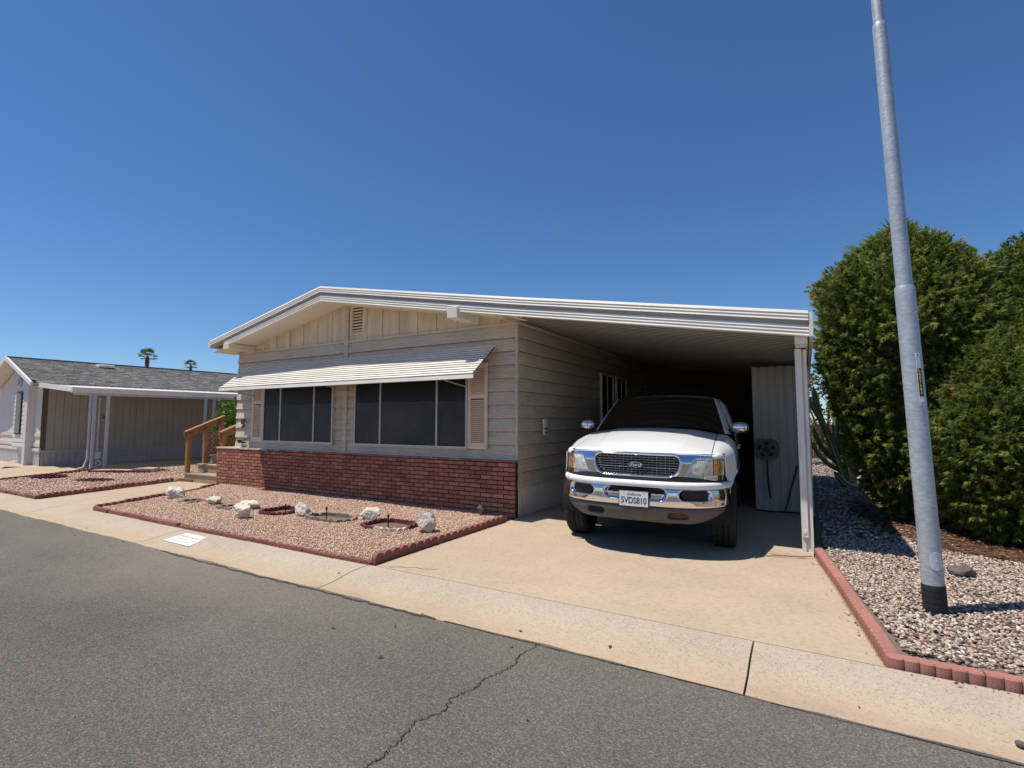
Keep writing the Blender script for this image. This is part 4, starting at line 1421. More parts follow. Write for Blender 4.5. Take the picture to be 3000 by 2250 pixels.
# mirrors
def mirror(sgn):
    cx, cy_, cz = sgn * 1.032, 1.75, 1.372
    def fn(u, v):
        a, b = 2 * math.pi * u, math.pi * (v - 0.5)
        def pw(t, e): return (1 if t >= 0 else -1) * abs(t) ** e
        x = 0.105 * pw(math.cos(a), 0.75) * pw(math.cos(b), 0.75)
        z = 0.074 * pw(math.sin(b), 0.85)
        y = 0.075 * pw(math.sin(a), 0.9) * pw(math.cos(b), 0.8)
        return (cx + x, cy_ + y, cz + z)
    mm = MB().grid(fn, 32, 18).build('wing_mirror', 'chrome', suv, 80)
    MB().tube([(sgn * 0.86, 1.82, 1.30), (sgn * 0.95, 1.79, 1.33), (sgn * 1.0, 1.78, 1.34)], [0.04, 0.032, 0.03], 8).build('mirror_arm', 'black', mm, 50)
mirror(1); mirror(-1)
# aerial on the passenger-side wing
MB().tube([(-0.875, 1.18, 1.24), (-0.875, 1.18, 1.30), (-0.872, 1.20, 2.02)], [0.012, 0.004, 0.0022], 6).build('aerial', 'black', suv)
# number plate
pl = MB().box(-0.162, 0.162, -0.032, -0.016, 0.522, 0.694, 0.006).build('plate_holder', 'black', suv)
MB().box(-0.152, 0.152, -0.036, -0.0325, 0.533, 0.684, 0.0015).build('number_plate', 'plate', pl)
text('plate_state', 'California', 0.040, 'red_ink', pl, (0.0, -0.0365, 0.660), depth=0.0008, shear=0.4, xs=1.0)
text('plate_number', '5VDS810', 0.094, 'navy', pl, (0.0, -0.0365, 0.592), depth=0.0012, xs=0.76, bold=0.0015)
for x in (-0.105, 0.105):
    for z in (0.676, 0.541):
        MB().lathe([(0.0, -0.0395), (0.006, -0.039), (0.006, -0.036)], 10, 'y', (x, 0, z)).build('plate_screw', 'alum', pl)
# underbody
ub = MB()
ub.box(-0.58, 0.58, 0.22, 4.85, 0.42, 0.74).box(-0.70, 0.70, 0.40, 0.50, 0.50, 0.80).box(-0.93, 0.93, 1.5, 3.4, 0.45, 0.60).box(-0.93, 0.93, 4.5, 4.98, 0.45, 0.6)
ub.box(-0.50, 0.50, 0.20, 0.40, 0.56, 1.0).box(-0.72, 0.72, 0.36, 1.40, 0.56, 1.02)
ub.build('underbody', 'dark', suv)
MB().tube([(-0.72, AY, AZ - 0.02), (0.72, AY, AZ - 0.02)], 0.035, 8).build('axle', 'rust', suv)
MB().tube([(-0.05, 0.50, 0.36), (0.28, 0.62, 0.33), (0.32, 0.75, 0.36)], [0.05, 0.09, 0.05], 10).build('differential', 'rust', suv, 60)
for s_ in (-1, 1):
    MB().tube([(s_ * 0.30, 0.62, 0.40), (s_ * 0.70, 0.92, 0.36)], 0.03, 6).build('control_arm', 'dark', suv)
    MB().box(min(s_ * 0.72, s_ * 0.95), max(s_ * 0.72, s_ * 0.95), 1.46, 1.475, 0.12, 0.46).build('mud_flap', 'black', suv)
# wheels
RT, WT = 0.392, 0.27
def wheel_mesh():
    m_ = MB()
    N = 84
    prof = []
    hw = WT / 2
    base = [(0.225, -hw + 0.02), (0.27, -hw + 0.004), (0.33, -hw), (0.362, -hw + 0.010), (0.382, -hw + 0.026, 1), (RT - 0.002, -hw + 0.040, 1), (RT, -hw + 0.072, 1), (RT - 0.012, -hw + 0.074), (RT - 0.012, -hw + 0.086), (RT, -hw + 0.088, 2), (RT, -0.018, 2), (RT - 0.012, -0.016), (RT - 0.012, -0.006), (RT, -0.004, 3), (RT, 0.0, 3)]
    full = base + [((q[0], -q[1]) + tuple(q[2:])) for q in base[::-1][1:]]
    vs, fs = [], []
    mm = len(full)
    for k in range(N):
        t = 2 * math.pi * k / N
        for i, q in enumerate(full):
            r_ = q[0]
            if len(q) > 2 and (k + (i > mm // 2) * 2 + q[2]) % 4 == 0:
                r_ -= 0.010
            vs.append((q[1], r_ * math.cos(t), r_ * math.sin(t)))
    for k in range(N):
        k2 = (k + 1) % N
        for i in range(mm - 1):
            fs.append((k * mm + i, k * mm + i + 1, k2 * mm + i + 1, k2 * mm + i))
    return m_.add(vs, fs).mesh('tyre', 'tyre', 30)
tyre_me = wheel_mesh()
rim_me = MB().lathe([(0.0, 0.04), (0.06, 0.05), (0.07, 0.03), (0.16, 0.01), (0.19, 0.04), (0.215, 0.10), (0.232, 0.118)], 30, 'x').mesh('rim', 'rim', 40)
for sgn in (1, -1):
    for y, nm in ((AY, 'wheel'), (3.955, 'wheel')):
        w_ = sub('wheel', suv, (sgn * 0.855, y, RT - 0.012 - (0.0135 * -sgn)))
        link(bpy.data.objects.new('tyre', tyre_me), w_)
        o = bpy.data.objects.new('rim', rim_me)
        o.scale = (sgn, 1, 1)
        link(o, w_)

# ================================================================== LIGHT POLE
pole = thing('light_pole', 'tall galvanised steel light pole leaning slightly, number tag and black wrapped base', 'pole', (0.775, 4.87, 0.03), (0, R(-1.75), 0))
def rings(prof, n=40):
    return MB().lathe(prof, n)
rings([(0.0, -0.1), (0.069, -0.1), (0.069, 0.30), (0.067, 1.5), (0.0655, 2.40), (0.0645, 2.445), (0.060, 2.458), (0.054, 2.460)]).build('lower_shaft', 'galv', pole, 50)
rings([(0.0545, 2.42), (0.054, 2.46), (0.051, 3.6), (0.0485, 4.60), (0.0475, 4.635), (0.044, 4.645), (0.040, 4.646)]).build('middle_shaft', 'galv', pole, 50)
rings([(0.041, 4.60), (0.040, 4.65), (0.036, 6.4), (0.034, 7.4), (0.0, 7.42)]).build('upper_shaft', 'galv', pole, 50)
prof = [(0.070, -0.08)]
for k in range(12):
    prof += [(0.0735 + 0.0012 * (k % 2), -0.06 + k * 0.022), (0.0725, -0.045 + k * 0.022)]
prof += [(0.0715, 0.215), (0.068, 0.217)]
rings(prof).build('base_wrap', 'wrap', pole, 50)
MB().tube([(0, 0, 7.3), (-0.3, -0.5, 7.55), (-0.6, -1.0, 7.6)], 0.03, 8).build('lamp_arm', 'galv', pole, 50)
MB().box(-0.8, -0.5, -1.45, -0.95, 7.52, 7.66, 0.03).build('lamp_head', 'galv', pole)
# number tag and access cover on the side towards the road
TA = R(-66)   # azimuth on the pole
def onpole(a, r): return (r * math.cos(a), r * math.sin(a))
tx, ty = onpole(TA, 0.0705)
tg = MB().box(-0.0155, 0.0155, -0.003, 0.003, 1.535, 1.925, 0.0015).build('number_tag', 'tag_metal', pole)
tg.location = (tx, ty, 0); tg.rotation_euler = (0, 0, TA + R(90))
MB().box(-0.0145, 0.0145, -0.0045, -0.0032, 1.600, 1.812).build('tag_field', 'black', tg)
for i, ch in enumerate('L607597'):
    text('tag_letter', ch, 0.034, 'tag_yellow', tg, (0, -0.0049, 1.795 - i * 0.0292), depth=0.0004, bold=0.0008)
for z in (1.545, 1.915):
    MB().lathe([(0.0, -0.006), (0.004, -0.0055), (0.004, -0.003)], 8, 'y', (0, 0, z)).build('tag_rivet', 'dark', tg)
MB().box(-0.012, 0.012, -0.0038, -0.0032, 1.560, 1.585).build('tag_sticker', 'plate', tg)
HA = R(-72)
hx, hy = onpole(HA, 0.069)
def cover_fn(u, v):
    a = lerp(-0.5, 0.5, u); z = lerp(-1, 1, v)
    lim = (1 - abs(z) ** 4) ** 0.5 if abs(z) < 1 else 0
    ang = HA + a * 1.15 * max(0.25, lim)
    x, y = onpole(ang, 0.0735)
    return (x, y, 0.395 + z * 0.068)
cv = MB().grid(cover_fn, 12, 14).build('access_cover', 'tag_metal', pole, 50)
for z in (0.338, 0.395, 0.452):
    x, y = onpole(HA, 0.0745)
    MB().tube([(x, y, z), (x * 1.06, y * 1.06, z)], 0.005, 8).build('bolt', 'tag_metal', cv)

# ================================================================== EDGING
def scallop_mesh(name, n, pitch, h, t, mat, base=0.06):
    """upright concrete edging length with a scalloped top"""
    P = [(0, -base), (n * pitch, -base)]
    for k in range(n - 1, -1, -1):
        for q in range(0, 7):
            a = math.pi * q / 6
            P.append((k * pitch + pitch / 2 + pitch / 2 * 0.96 * math.cos(a), h - pitch * 0.36 + pitch * 0.36 * math.sin(a)))
    m = MB()
    N = len(P)
    ch = 0.006
    cx = n * pitch / 2; cz = h / 2
    vs = [(x, 0, z) for x, z in P] + [(x, t, z) for x, z in P]
    fs = [tuple(range(N)), tuple(range(N, 2 * N))[::-1]]
    for i in range(N):
        j = (i + 1) % N
        fs.append((j, i, N + i, N + j))
    return m.add(vs, fs).mesh(name, mat)
def run_blocks(parent, p0, p1, me, L, gap=0.006, z=0.0, jit=0.01, mats=None):
    p0, p1 = Vector(p0), Vector(p1)
    d = p1 - p0
    n = max(1, round(d.length / L))
    ang = math.atan2(d.y, d.x)
    for k in range(n):
        p = p0 + d * (k / n)
        o = bpy.data.objects.new('block', me if not isinstance(me, list) else me[k % len(me)])
        o.location = (p.x + rng.uniform(-jit, jit) * 0.4, p.y + rng.uniform(-jit, jit), z + rng.uniform(-jit, jit))
        o.rotation_euler = (rng.uniform(-0.04, 0.04), rng.uniform(-0.012, 0.012), ang + rng.uniform(-0.015, 0.015))
        o.scale = (d.length / n / L * (1 - gap / L), 1, 1)
        link(o, parent)
sb_red = scallop_mesh('block', 4, 0.125, 0.098, 0.055, 'edging')
sb_low = scallop_mesh('block', 4, 0.125, 0.046, 0.055, 'edging')
sb_flat = MB().box(0, 0.5, 0, 0.055, -0.06, 0.060, 0.006).mesh('block', 'edging')
sb_m = scallop_mesh('block', 2, 0.095, 0.10, 0.045, 'edging_dark')
sb_p = scallop_mesh('block', 2, 0.095, 0.095, 0.045, 'boulder')
sb_g = scallop_mesh('block', 2, 0.095, 0.095, 0.045, 'edging_grey')
e = thing('garden_edging', 'red scalloped concrete edging along the driveway side of the gravel bed', 'edging', (-3.80, 5.0, 0), group='garden edging')
run_blocks(e, (0.0, -1.21, 0), (0.03, 1.30, 0), sb_red, 0.5)
e = thing('garden_edging', 'low red concrete edging along the kerb in front of the gravel bed', 'edging', (-7, 3.775, 0), group='garden edging')
run_blocks(e, (3.17, 0.03, 0), (-0.45, 0.03, 0), sb_low, 0.5, z=0.0)
run_blocks(e, (-0.45, 0.03, 0), (-3.02, 0.03, 0), sb_flat, 0.5, z=-0.005)
e = thing('garden_edging', 'red scalloped edging of the gravel bed beside the walkway', 'edging', (-10.6, 5.0, 0), group='garden edging')
run_blocks(e, (0.58, -1.20, 0), (0.10, 0.20, 0), sb_red, 0.5, z=-0.01)
run_blocks(e, (0.10, 0.20, 0), (-0.33, 0.95, 0), sb_flat, 0.5, z=0.0)
run_blocks(e, (-0.33, 0.95, 0), (-0.70, 1.52, 0), sb_red, 0.5, z=-0.01)
e = thing('garden_edging', 'red scalloped edging on the neighbour side of the walkway', 'edging', (-12.65, 5.0, 0), group='garden edging')
run_blocks(e, (0.33, -1.22, 0), (-0.40, 1.45, 0), sb_red, 0.5, z=-0.005)
run_blocks(e, (-0.42, 1.55, 0), (-0.10, 1.58, 0), sb_flat, 0.3, z=0.0)
e = thing('garden_edging', 'red flat-faced edging along the kerb left of the walkway', 'edging', (-14.2, 3.775, 0), group='garden edging')
run_blocks(e, (1.88, 0.0, 0), (-2.0, 0.0, 0), sb_flat, 0.5, z=-0.005)
e = thing('garden_edging', 'red scalloped edging along the neighbour driveway', 'edging', (-16.9, 5.2, 0), group='garden edging')
run_blocks(e, (0.68, -1.4, 0), (-0.66, 1.35, 0), sb_red, 0.5)
run_blocks(e, (-0.60, 1.40, 0), (1.6, 2.2, 0), sb_red, 0.5, z=-0.01)
e = thing('garden_edging', 'red edging strip behind the wooden steps', 'edging', (-14.5, 9.1, 0), group='garden edging')
run_blocks(e, (-1.6, 0, 0), (2.2, 0.1, 0), sb_red, 0.5)
# pink edging laid flat round the pebble bed: scalloped outer face
def laid_block(n, pitch, w, h):
    P = [(n * pitch, w), (0, w)]
    for k in range(n):
        for q in range(0, 7):
            a = math.pi * (1 - q / 6)
            P.append((k * pitch + pitch / 2 + pitch / 2 * math.cos(a), pitch * 0.22 - pitch * 0.22 * math.sin(a)))
    P = P[::-1]
    m = MB()
    c = 0.007
    N = len(P)
    cx, cy_ = n * pitch / 2, w / 2
    lev = [(-0.08, 0), (h - c, 0), (h, c)]
    vs = []
    for z, s_ in lev:
        for x, y in P:
            yy = y + (s_ if y < w / 2 else -s_)
            xx = min(max(x, s_), n * pitch - s_)
            vs.append((xx, yy, z))
    fs = []
    for l in range(2):
        for i in range(N):
            j = (i + 1) % N
            fs.append((l * N + j, l * N + i, (l + 1) * N + i, (l + 1) * N + j))
    fs.append(tuple(range(2 * N, 3 * N))[::-1])
    me = m.add(vs, fs).mesh('block', 'edging_pink')
    return me
lb = laid_block(6, 0.072, 0.082, 0.052)
e = thing('pebble_bed_edging', 'pink scalloped concrete edging curving round the pebble bed beside the driveway', 'edging', (0.2, 5.2, 0))
pts = [(0.02 - 0.2, 6.70 - 5.2), (0.055 - 0.2, 6.30 - 5.2), (0.115 - 0.2, 5.88 - 5.2), (0.175 - 0.2, 5.45 - 5.2), (0.225 - 0.2, 5.02 - 5.2), (0.275 - 0.2, 4.60 - 5.2), (0.325 - 0.2, 4.18 - 5.2), (0.365 - 0.2, 3.80 - 5.2)]
for a, b in zip(pts, pts[1:]):
    d = Vector((b[0] - a[0], b[1] - a[1]))
    o = bpy.data.objects.new('block', lb)
    ang = math.atan2(d.y, d.x)
    o.location = (a[0], a[1], rng.uniform(-0.004, 0.006))
    o.rotation_euler = (0, 0, ang)
    o.scale = (d.length / 0.432 * 0.985, 1, 1)
    link(o, e)
x = 0.375 - 0.2
for k in range(14):
    o = bpy.data.objects.new('block', lb)
    o.location = (x, 3.785 - 5.2 + rng.uniform(-0.004, 0.004), rng.uniform(-0.004, 0.006) + 0.008)
    o.rotation_euler = (0, 0, rng.uniform(-0.01, 0.01))
    o.scale = (0.99, 1, 1)
    link(o, e)
    x += 0.432
# planter rings set into the front bed
ring_lab = ['weathered brown planter ring sunk in the gravel nearest the walkway', 'weathered brown planter ring between the low flat and the pitted boulder', 'dark maroon scalloped planter ring left of the blocky boulder', 'grey scalloped planter ring in the middle of the gravel bed', 'maroon and grey planter ring beside the largest boulder']
ring_mats = [[sb_g], [sb_g], [sb_m], [sb_g], [sb_m, sb_m, sb_m, sb_p]]
def sq(a, b, t, e=3.5):
    c_, s_ = math.cos(t), math.sin(t)
    q = (abs(c_ / a) ** e + abs(s_ / b) ** e) ** (-1 / e)
    return Vector((q * c_, q * s_, 0))
for (cx, cy_, a_, b_, r_), lab, ms in zip(RINGS, ring_lab, ring_mats):
    e = thing('planter_ring', lab, 'planter', (cx, cy_, 0), (0, 0, r_), 'planter rings in the front bed')
    a2, b2 = a_ + 0.01, b_ + 0.01
    per = math.pi * (3 * (a2 + b2) - math.sqrt((3 * a2 + b2) * (a2 + 3 * b2)))
    nb = max(8, 4 * round(per * 1.12 / 0.19 / 4))
    low = -0.03 if lab.startswith('weathered') else -0.012
    for k in range(nb):
        t0, t1 = 2 * math.pi * k / nb, 2 * math.pi * (k + 1) / nb
        p0, p1 = sq(a2, b2, t0), sq(a2, b2, t1)
        d = p1 - p0
        o = bpy.data.objects.new('block', ms[k * len(ms) // nb])
        o.location = (p0.x, p0.y, low + rng.uniform(-0.008, 0.008))
        o.rotation_euler = (rng.uniform(-0.05, 0.05), 0, math.atan2(d.y, d.x))
        o.scale = (d.length / 0.19 * 0.97, 1, 1)
        link(o, e)
    m = MB()
    n_ = 20
    m.prism([tuple(sq(a2, b2, 6.2832 * k / n_)) for k in range(n_)], (0, 0, 0.028))
    m.build('soil', 'soil', e)
for cx, cy_, a_, b_, r_, lab in ((-16.1, 5.1, 0.45, 0.22, 0.5, 'dark maroon planter ring near the neighbour driveway'), (-14.5, 5.45, 0.5, 0.2, 0.4, 'sunken dark planter ring in the middle of the side gravel bed')):
    e = thing('planter_ring', lab, 'planter', (cx, cy_, 0), (0, 0, r_), 'planter rings in the side bed')
    nb = 9
    for k in range(nb):
        t0, t1 = 2 * math.pi * k / nb, 2 * math.pi * (k + 1) / nb
        p0 = Vector((a_ * math.cos(t0), b_ * math.sin(t0), 0)); p1 = Vector((a_ * math.cos(t1), b_ * math.sin(t1), 0))
        d = p1 - p0
        o = bpy.data.objects.new('block', sb_m)
        o.location = (p0.x, p0.y, 0.0 if cx < -15 else -0.04)
        o.rotation_euler = (0, 0, math.atan2(d.y, d.x))
        o.scale = (d.length / 0.19 * 0.97, 1, 1.2)
        link(o, e)
    MB().prism([(a_ * math.cos(6.2832 * k / 16), b_ * math.sin(6.2832 * k / 16), 0.0) for k in range(16)], (0, 0, 0.03)).build('soil', 'soil', e)
# low stone border with a slab in the side bed
e = thing('stone_border', 'small raised border of red blocks with a pale slab in the side bed', 'edging', (-16.2, 6.75, 0), (0, 0, 0.45))
run_blocks(e, (-0.9, -0.2, 0), (0.9, -0.2, 0), sb_m, 0.19)
run_blocks(e, (-0.9, 0.25, 0), (0.9, 0.3, 0), sb_m, 0.19)
MB().box(-0.85, 0.2, -0.1, 0.15, 0.03, 0.10, 0.01).build('slab', 'walk', e)
MB().prism([(0.35, -0.15, 0.03), (0.95, -0.15, 0.03), (0.85, 0.2, 0.03), (0.45, 0.25, 0.03)], (0, 0, 0.12)).build('slab', 'walk', e)

# ================================================================== BOULDERS
def boulder(loc, sx, sy, sz, lab, mat='boulder', seed=0, grp='white boulders in the front bed', cuts=13, top=None):
    r = np.random.default_rng(seed)
    V, F = ico(True)
    V = list(map(tuple, V)); F = [tuple(f) for f in F]
    for _ in range(2):
        cache = {}; V2 = list(V); F2 = []
        def mid(a, b):
            k = (min(a, b), max(a, b))
            if k not in cache:
                p = (np.array(V[a]) + np.array(V[b])) / 2
                V2.append(tuple(p / np.linalg.norm(p))); cache[k] = len(V2) - 1
            return cache[k]
        for a, b, c in F:
            x, y, z = mid(a, b), mid(b, c), mid(c, a)
            F2 += [(a, x, z), (b, y, x), (c, z, y), (x, y, z)]
        V, F = V2, F2
    V = np.array(V)
    # faceted by random cutting planes
    for _ in range(cuts):
        nrm = r.normal(size=3); nrm /= np.linalg.norm(nrm)
        d = r.uniform(0.48, 0.78)
        t = V @ nrm - d
        V = V - np.outer(np.maximum(t, 0) * 0.92, nrm)
    for f_, a_ in ((3.1, 0.07), (7.3, 0.045), (13.0, 0.028), (27.0, 0.016)):
        ph = r.uniform(0, 6.28, 9)
        nz = np.sin(V[:, 0] * f_ + ph[0]) * np.sin(V[:, 1] * f_ + ph[1]) + np.sin(V[:, 2] * f_ + ph[2] + V[:, 0] * f_ * 0.7)
        V = V * (1 + a_ * nz)[:, None]
    V = V * np.array([sx, sy, sz])
    V[:, 2] -= V[:, 2].min() + 0.12 * sz
    me = np_mesh('boulder', V, np.array(F), mat, True)
    me.set_sharp_from_angle(angle=R(22))
    o = link(bpy.data.objects.new('boulder', me))
    o.location = loc
    o.rotation_euler = (0, 0, r.uniform(0, 6.28) if top is None else top)
    return tag(o, lab, 'rock', grp)
G = 0.03
boulder((-9.98, 5.0, G), 0.185, 0.15, 0.155, 'chunky white boulder beside the walkway edging', seed=3, top=0.4)
boulder((-8.79, 5.0, G), 0.21, 0.14, 0.085, 'low flat white boulder second from the walkway', seed=5, top=0.2)
boulder((-7.76, 5.02, G), 0.19, 0.14, 0.115, 'rough pitted white boulder just behind another in the bed', seed=8, top=0.1)
boulder((-7.06, 4.44, G), 0.18, 0.14, 0.12, 'pointed white boulder closest to the kerb', seed=12, top=0.0)
boulder((-6.54, 5.05, G), 0.16, 0.12, 0.115, 'blocky white boulder between the maroon and grey planter rings', seed=15, top=0.5)
boulder((-5.45, 5.32, G), 0.19, 0.11, 0.11, 'slanted white boulder at the right end of the grey planter ring', seed=19, top=0.3)
boulder((-4.2, 5.10, G), 0.175, 0.15, 0.18, 'largest squarish white boulder near the driveway edging', seed=23, top=0.2)
boulder((-4.26, 6.42, G), 0.075, 0.06, 0.10, 'small dark pointed stone against the brick skirt', 'dark_rock', 31, None)
boulder((1.16, 6.05, G + 0.02), 0.10, 0.09, 0.07, 'round grey stone behind the light pole in the pebble bed', 'dark_rock', 33, None)
o = boulder((0.80, 3.28, -0.051), 0.022, 0.018, 0.016, 'single grey pebble lying in the gutter', 'dark_rock', 35, None, 3)
# drip risers
for x, y, h, lab in ((-6.02, 5.04, 0.16, 'black irrigation riser in the grey planter ring'), (-4.86, 5.08, 0.15, 'black irrigation riser in the maroon and grey ring'), (-7.05, 5.12, 0.10, 'short black irrigation riser in the maroon ring')):
    t = thing('irrigation_riser', lab, 'sprinkler', (x, y, 0.02), group='irrigation risers')
    MB().tube([(0, 0, 0), (0.004, 0, h)], 0.008, 8).build('pipe', 'black', t, 50)
    MB().lathe([(0.0, h + 0.03), (0.013, h + 0.028), (0.015, h - 0.012), (0.009, h - 0.015)], 10).build('nozzle', 'black', t, 50)
# twig and leaf litter
t = MB()
t.tube([(-0.42, 6.12, 0.008), (-0.25, 6.17, 0.02), (-0.08, 6.22, 0.018), (0.0, 6.30, 0.02)], [0.004, 0.007, 0.007, 0.005], 6)
t.tube([(-0.25, 6.17, 0.02), (-0.33, 6.21, 0.012), (-0.40, 6.24, 0.010)], [0.005, 0.004, 0.003], 5)
tag(t.build('fallen_twig', 'twig', None, 50), 'forked dry twig lying on the driveway by the carport post', 'twig')
V, Fq = [], []
spots = []
for _ in range(24):
    x = rng.uniform(-9, 1.3); spots.append((x, rng.choice([rng.gauss(3.05, 0.09), rng.gauss(3.45, 0.15), rng.uniform(2.2, 3.1)]), rng.uniform(0.008, 0.026)))
for _ in range(26):
    k = rng.random(); spots.append((lerp(0.33, 0.03, k) - abs(rng.gauss(0, 0.05)), lerp(3.9, 6.4, k), rng.uniform(0.006, 0.016)))
for _ in range(30):
    spots.append((rng.uniform(0.4, 1.3), 3.77 - abs(rng.gauss(0, 0.035)), rng.uniform(0.006, 0.016)))
m = MB()
def zat(y):
    if y < 3.13: return roadz(y) + 0.007
    for (a, za), (b, zb) in zip(cprof[1:], cprof[2:]):
        if a <= y <= b: return za + (zb - za) * (y - a) / max(1e-6, b - a) + 0.004
    return 0.004
for x, y, s_ in spots:
    a = rng.uniform(0, 6.28); z = zat(y)
    c_, n_ = math.cos(a) * s_, math.sin(a) * s_
    m.add([(x - c_, y - n_, z), (x - n_ * 0.45, y + c_ * 0.45, z + s_ * 0.35), (x + c_, y + n_, z + s_ * 0.15), (x + n_ * 0.45, y - c_ * 0.45, z + s_ * 0.1)], [(0, 3, 2, 1)])
tag(m.build('leaf_litter', 'litter'), 'scattered dry leaves along the gutter and driveway edge', None, None, 'stuff')

# ================================================================== STEPS
st = wthing('wooden_steps', 'orange stained wooden steps with lattice railings left of the brick skirt', 'steps', (-12.3, 6.62, 0))
SX0, SX1 = -12.93, -11.58
for k in range(4):
    y0, z1_ = 6.62 + 0.30 * k, 0.195 * (k + 1)
    ye = y0 + 0.32 if k < 3 else 9.2
    for a in np.arange(0, 2):
        MB().box(SX0 - 0.02, SX1 + 0.02, y0 - 0.02 + a * 0.158, min(y0 - 0.02 + a * 0.158 + 0.152, 9.2), z1_ - 0.032, z1_, 0.004).build('tread', 'wood_tread', st)
    nb = 9
    w_ = (SX1 - SX0) / nb
    for i in range(nb):
        MB().box(SX0 + i * w_ + 0.003, SX0 + (i + 1) * w_ - 0.003, y0, y0 + 0.02, z1_ - 0.195 + (0.0 if k else -0.02), z1_ - 0.033).build('riser_board', 'wood_tread', st)
for i in range(14):
    MB().box(SX0 - 0.02, SX1 + 0.02, 7.80 + i * 0.1, 7.895 + i * 0.1, 0.748, 0.78).build('tread', 'wood_tread', st)
MB().box(SX0 + 0.02, SX1 - 0.02, 7.6, 9.15, 0.0, 0.74).build('deck_skirt', 'wood_tread', st)
def rail(x, ys, zb, rail_pts, name='railing'):
    g = sub(name, st)
    for y, z0, z1_ in ys:
        MB().box(x - 0.045, x + 0.045, y, y + 0.09, z0, z1_, 0.004).build('post', 'wood', g)
    for a, b in zip(rail_pts, rail_pts[1:]):
        MB().bar((x, a[0], a[1]), (x, b[0], b[1]), 0.15, 0.035).build('handrail', 'wood', g)
        MB().bar((x - 0.03, a[0], a[1] - 0.10), (x - 0.03, b[0], b[1] - 0.10), 0.035, 0.14).build('side_rail', 'wood', g)
    return g
def lattice(g, corner_fn, name='lattice'):
    """diagonal strips inside the rectangle spanned by corner_fn(u,v)"""
    o_, ux, vz = Vector(corner_fn(0, 0)), Vector(corner_fn(1, 0)), Vector(corner_fn(0, 1))
    W, H = (ux - o_).length, (vz - o_).length
    ex, ez = (ux - o_) / W, (vz - o_) / H
    m = MB()
    step = 0.115
    for layer in (0, 1):
        c = -W + 0.03
        while c < H:
            a0, a1 = max(0, -c), min(W, H - c)
            if a1 - a0 > 0.02:
                fx = (lambda a: a) if layer == 0 else (lambda a: W - a)
                p = o_ + ex * fx(a0) + ez * (a0 + c); q_ = o_ + ex * fx(a1) + ez * (a1 + c)
                off = g[1] * (0.005 if layer else -0.005)
                m.bar(p + off, q_ + off, 0.008, 0.030)
            c += step
    return m.build(name, 'lattice', g[0])
r1_ = rail(-12.9, [(6.62, 0.195, 1.13), (7.02, 0.0, 1.26), (7.40, 0.2, 1.44)], 0, [(6.58, 1.17), (7.50, 1.56)])
lattice((r1_, Vector((1, 0, 0))), lambda u, v: (-12.9, lerp(7.11, 7.40, u), lerp(0.60, lerp(1.17, 1.30, u), v)))
r2_ = rail(-11.62, [(6.72, 0.78, 1.13), (7.62, 0.78, 1.5)], 0, [(6.68, 1.17), (7.70, 1.60)])
lattice((r2_, Vector((1, 0, 0))), lambda u, v: (-11.62, lerp(6.81, 7.62, u), lerp(0.62, lerp(1.05, 1.40, u), v)))
# back railing of the landing
r3_ = sub('railing', st)
MB().box(-14.3, -11.55, 9.18, 9.32, 1.565, 1.60).build('handrail', 'wood', r3_)
MB().box(-14.3, -11.55, 9.24, 9.28, 1.44, 1.56).build('side_rail', 'wood', r3_)
for x in (-14.25, -12.93, -11.65):
    MB().box(x - 0.045, x + 0.045, 9.21, 9.30, 0.0, 1.56).build('post', 'wood', r3_)
lattice((r3_, Vector((0, 1, 0))), lambda u, v: (lerp(-14.2, -12.98, u), 9.25, lerp(0.55, 1.44, v)))
lattice((r3_, Vector((0, 1, 0))), lambda u, v: (lerp(-12.88, -11.70, u), 9.25, lerp(0.60, 1.44, v)))

# ================================================================== SHED AND THINGS IN THE CARPORT
sh = wthing('storage_shed', 'beige ribbed metal storage shed at the back right of the carport', 'shed', (-0.35, 9.2, 0))
x = -0.752
for k in range(6):
    w_ = 0.125
    m = MB()
    m.add([(x, 9.2, 0.0), (x + 0.085, 9.2, 0.0), (x + 0.095, 9.212, 0.0), (x + w_ - 0.008, 9.212, 0.0), (x + w_, 9.2, 0.0)] + [(x, 9.2, 2.33), (x + 0.085, 9.2, 2.32), (x + 0.095, 9.212, 2.32), (x + w_ - 0.008, 9.212, 2.31), (x + w_, 9.2, 2.31)], [(0, 1, 6, 5), (1, 2, 7, 6), (2, 3, 8, 7), (3, 4, 9, 8)])
    m.build('wall_panel', 'shed', sh)
    x += w_
MB().box(-0.752, 0.0, 9.222, 13.95, 0.0, 2.30).build('wall', 'shed', sh)
MB().box(-0.75, -0.15, 9.192, 9.1995, 1.04, 1.065).build('seam_strip', 'shed', sh)
MB().box(-0.75, -0.13, 9.192, 9.1995, 1.96, 1.985).build('seam_strip', 'shed', sh)
rl = thing('hose_reel', 'dark round hose reel cover mounted on the shed wall', 'hose reel', (-0.565, 9.195, 0.985))
def rsq(r, n=40, e=3.4):
    P = []
    for k in range(n):
        t = 2 * math.pi * k / n
        c_, s_ = math.cos(t), math.sin(t)
        q = (abs(c_) ** e + abs(s_) ** e) ** (-1 / e)
        P.append((r * q * c_, r * q * s_))
    return P
m = MB().prism([(a, -0.012, b * 0.95) for a, b in rsq(0.175)], (0, -0.10, 0)).build('reel_body', 'reel', rl, 40)
for k in range(5):
    t = R(90 + 72 * k)
    P = []
    for q in range(14):
        a = 2 * math.pi * q / 14
        rr, tt = 0.10 + 0.026 * math.cos(a), t + 0.38 * math.sin(a)
        P.append((rr * math.cos(tt), -0.1135, rr * math.sin(tt)))
    MB().prism(P, (0, -0.004, 0)).build('slot', 'dark', rl)
MB().lathe([(0.0, -0.125), (0.045, -0.122), (0.05, -0.112)], 20, 'y').build('hub', 'black', rl, 40)
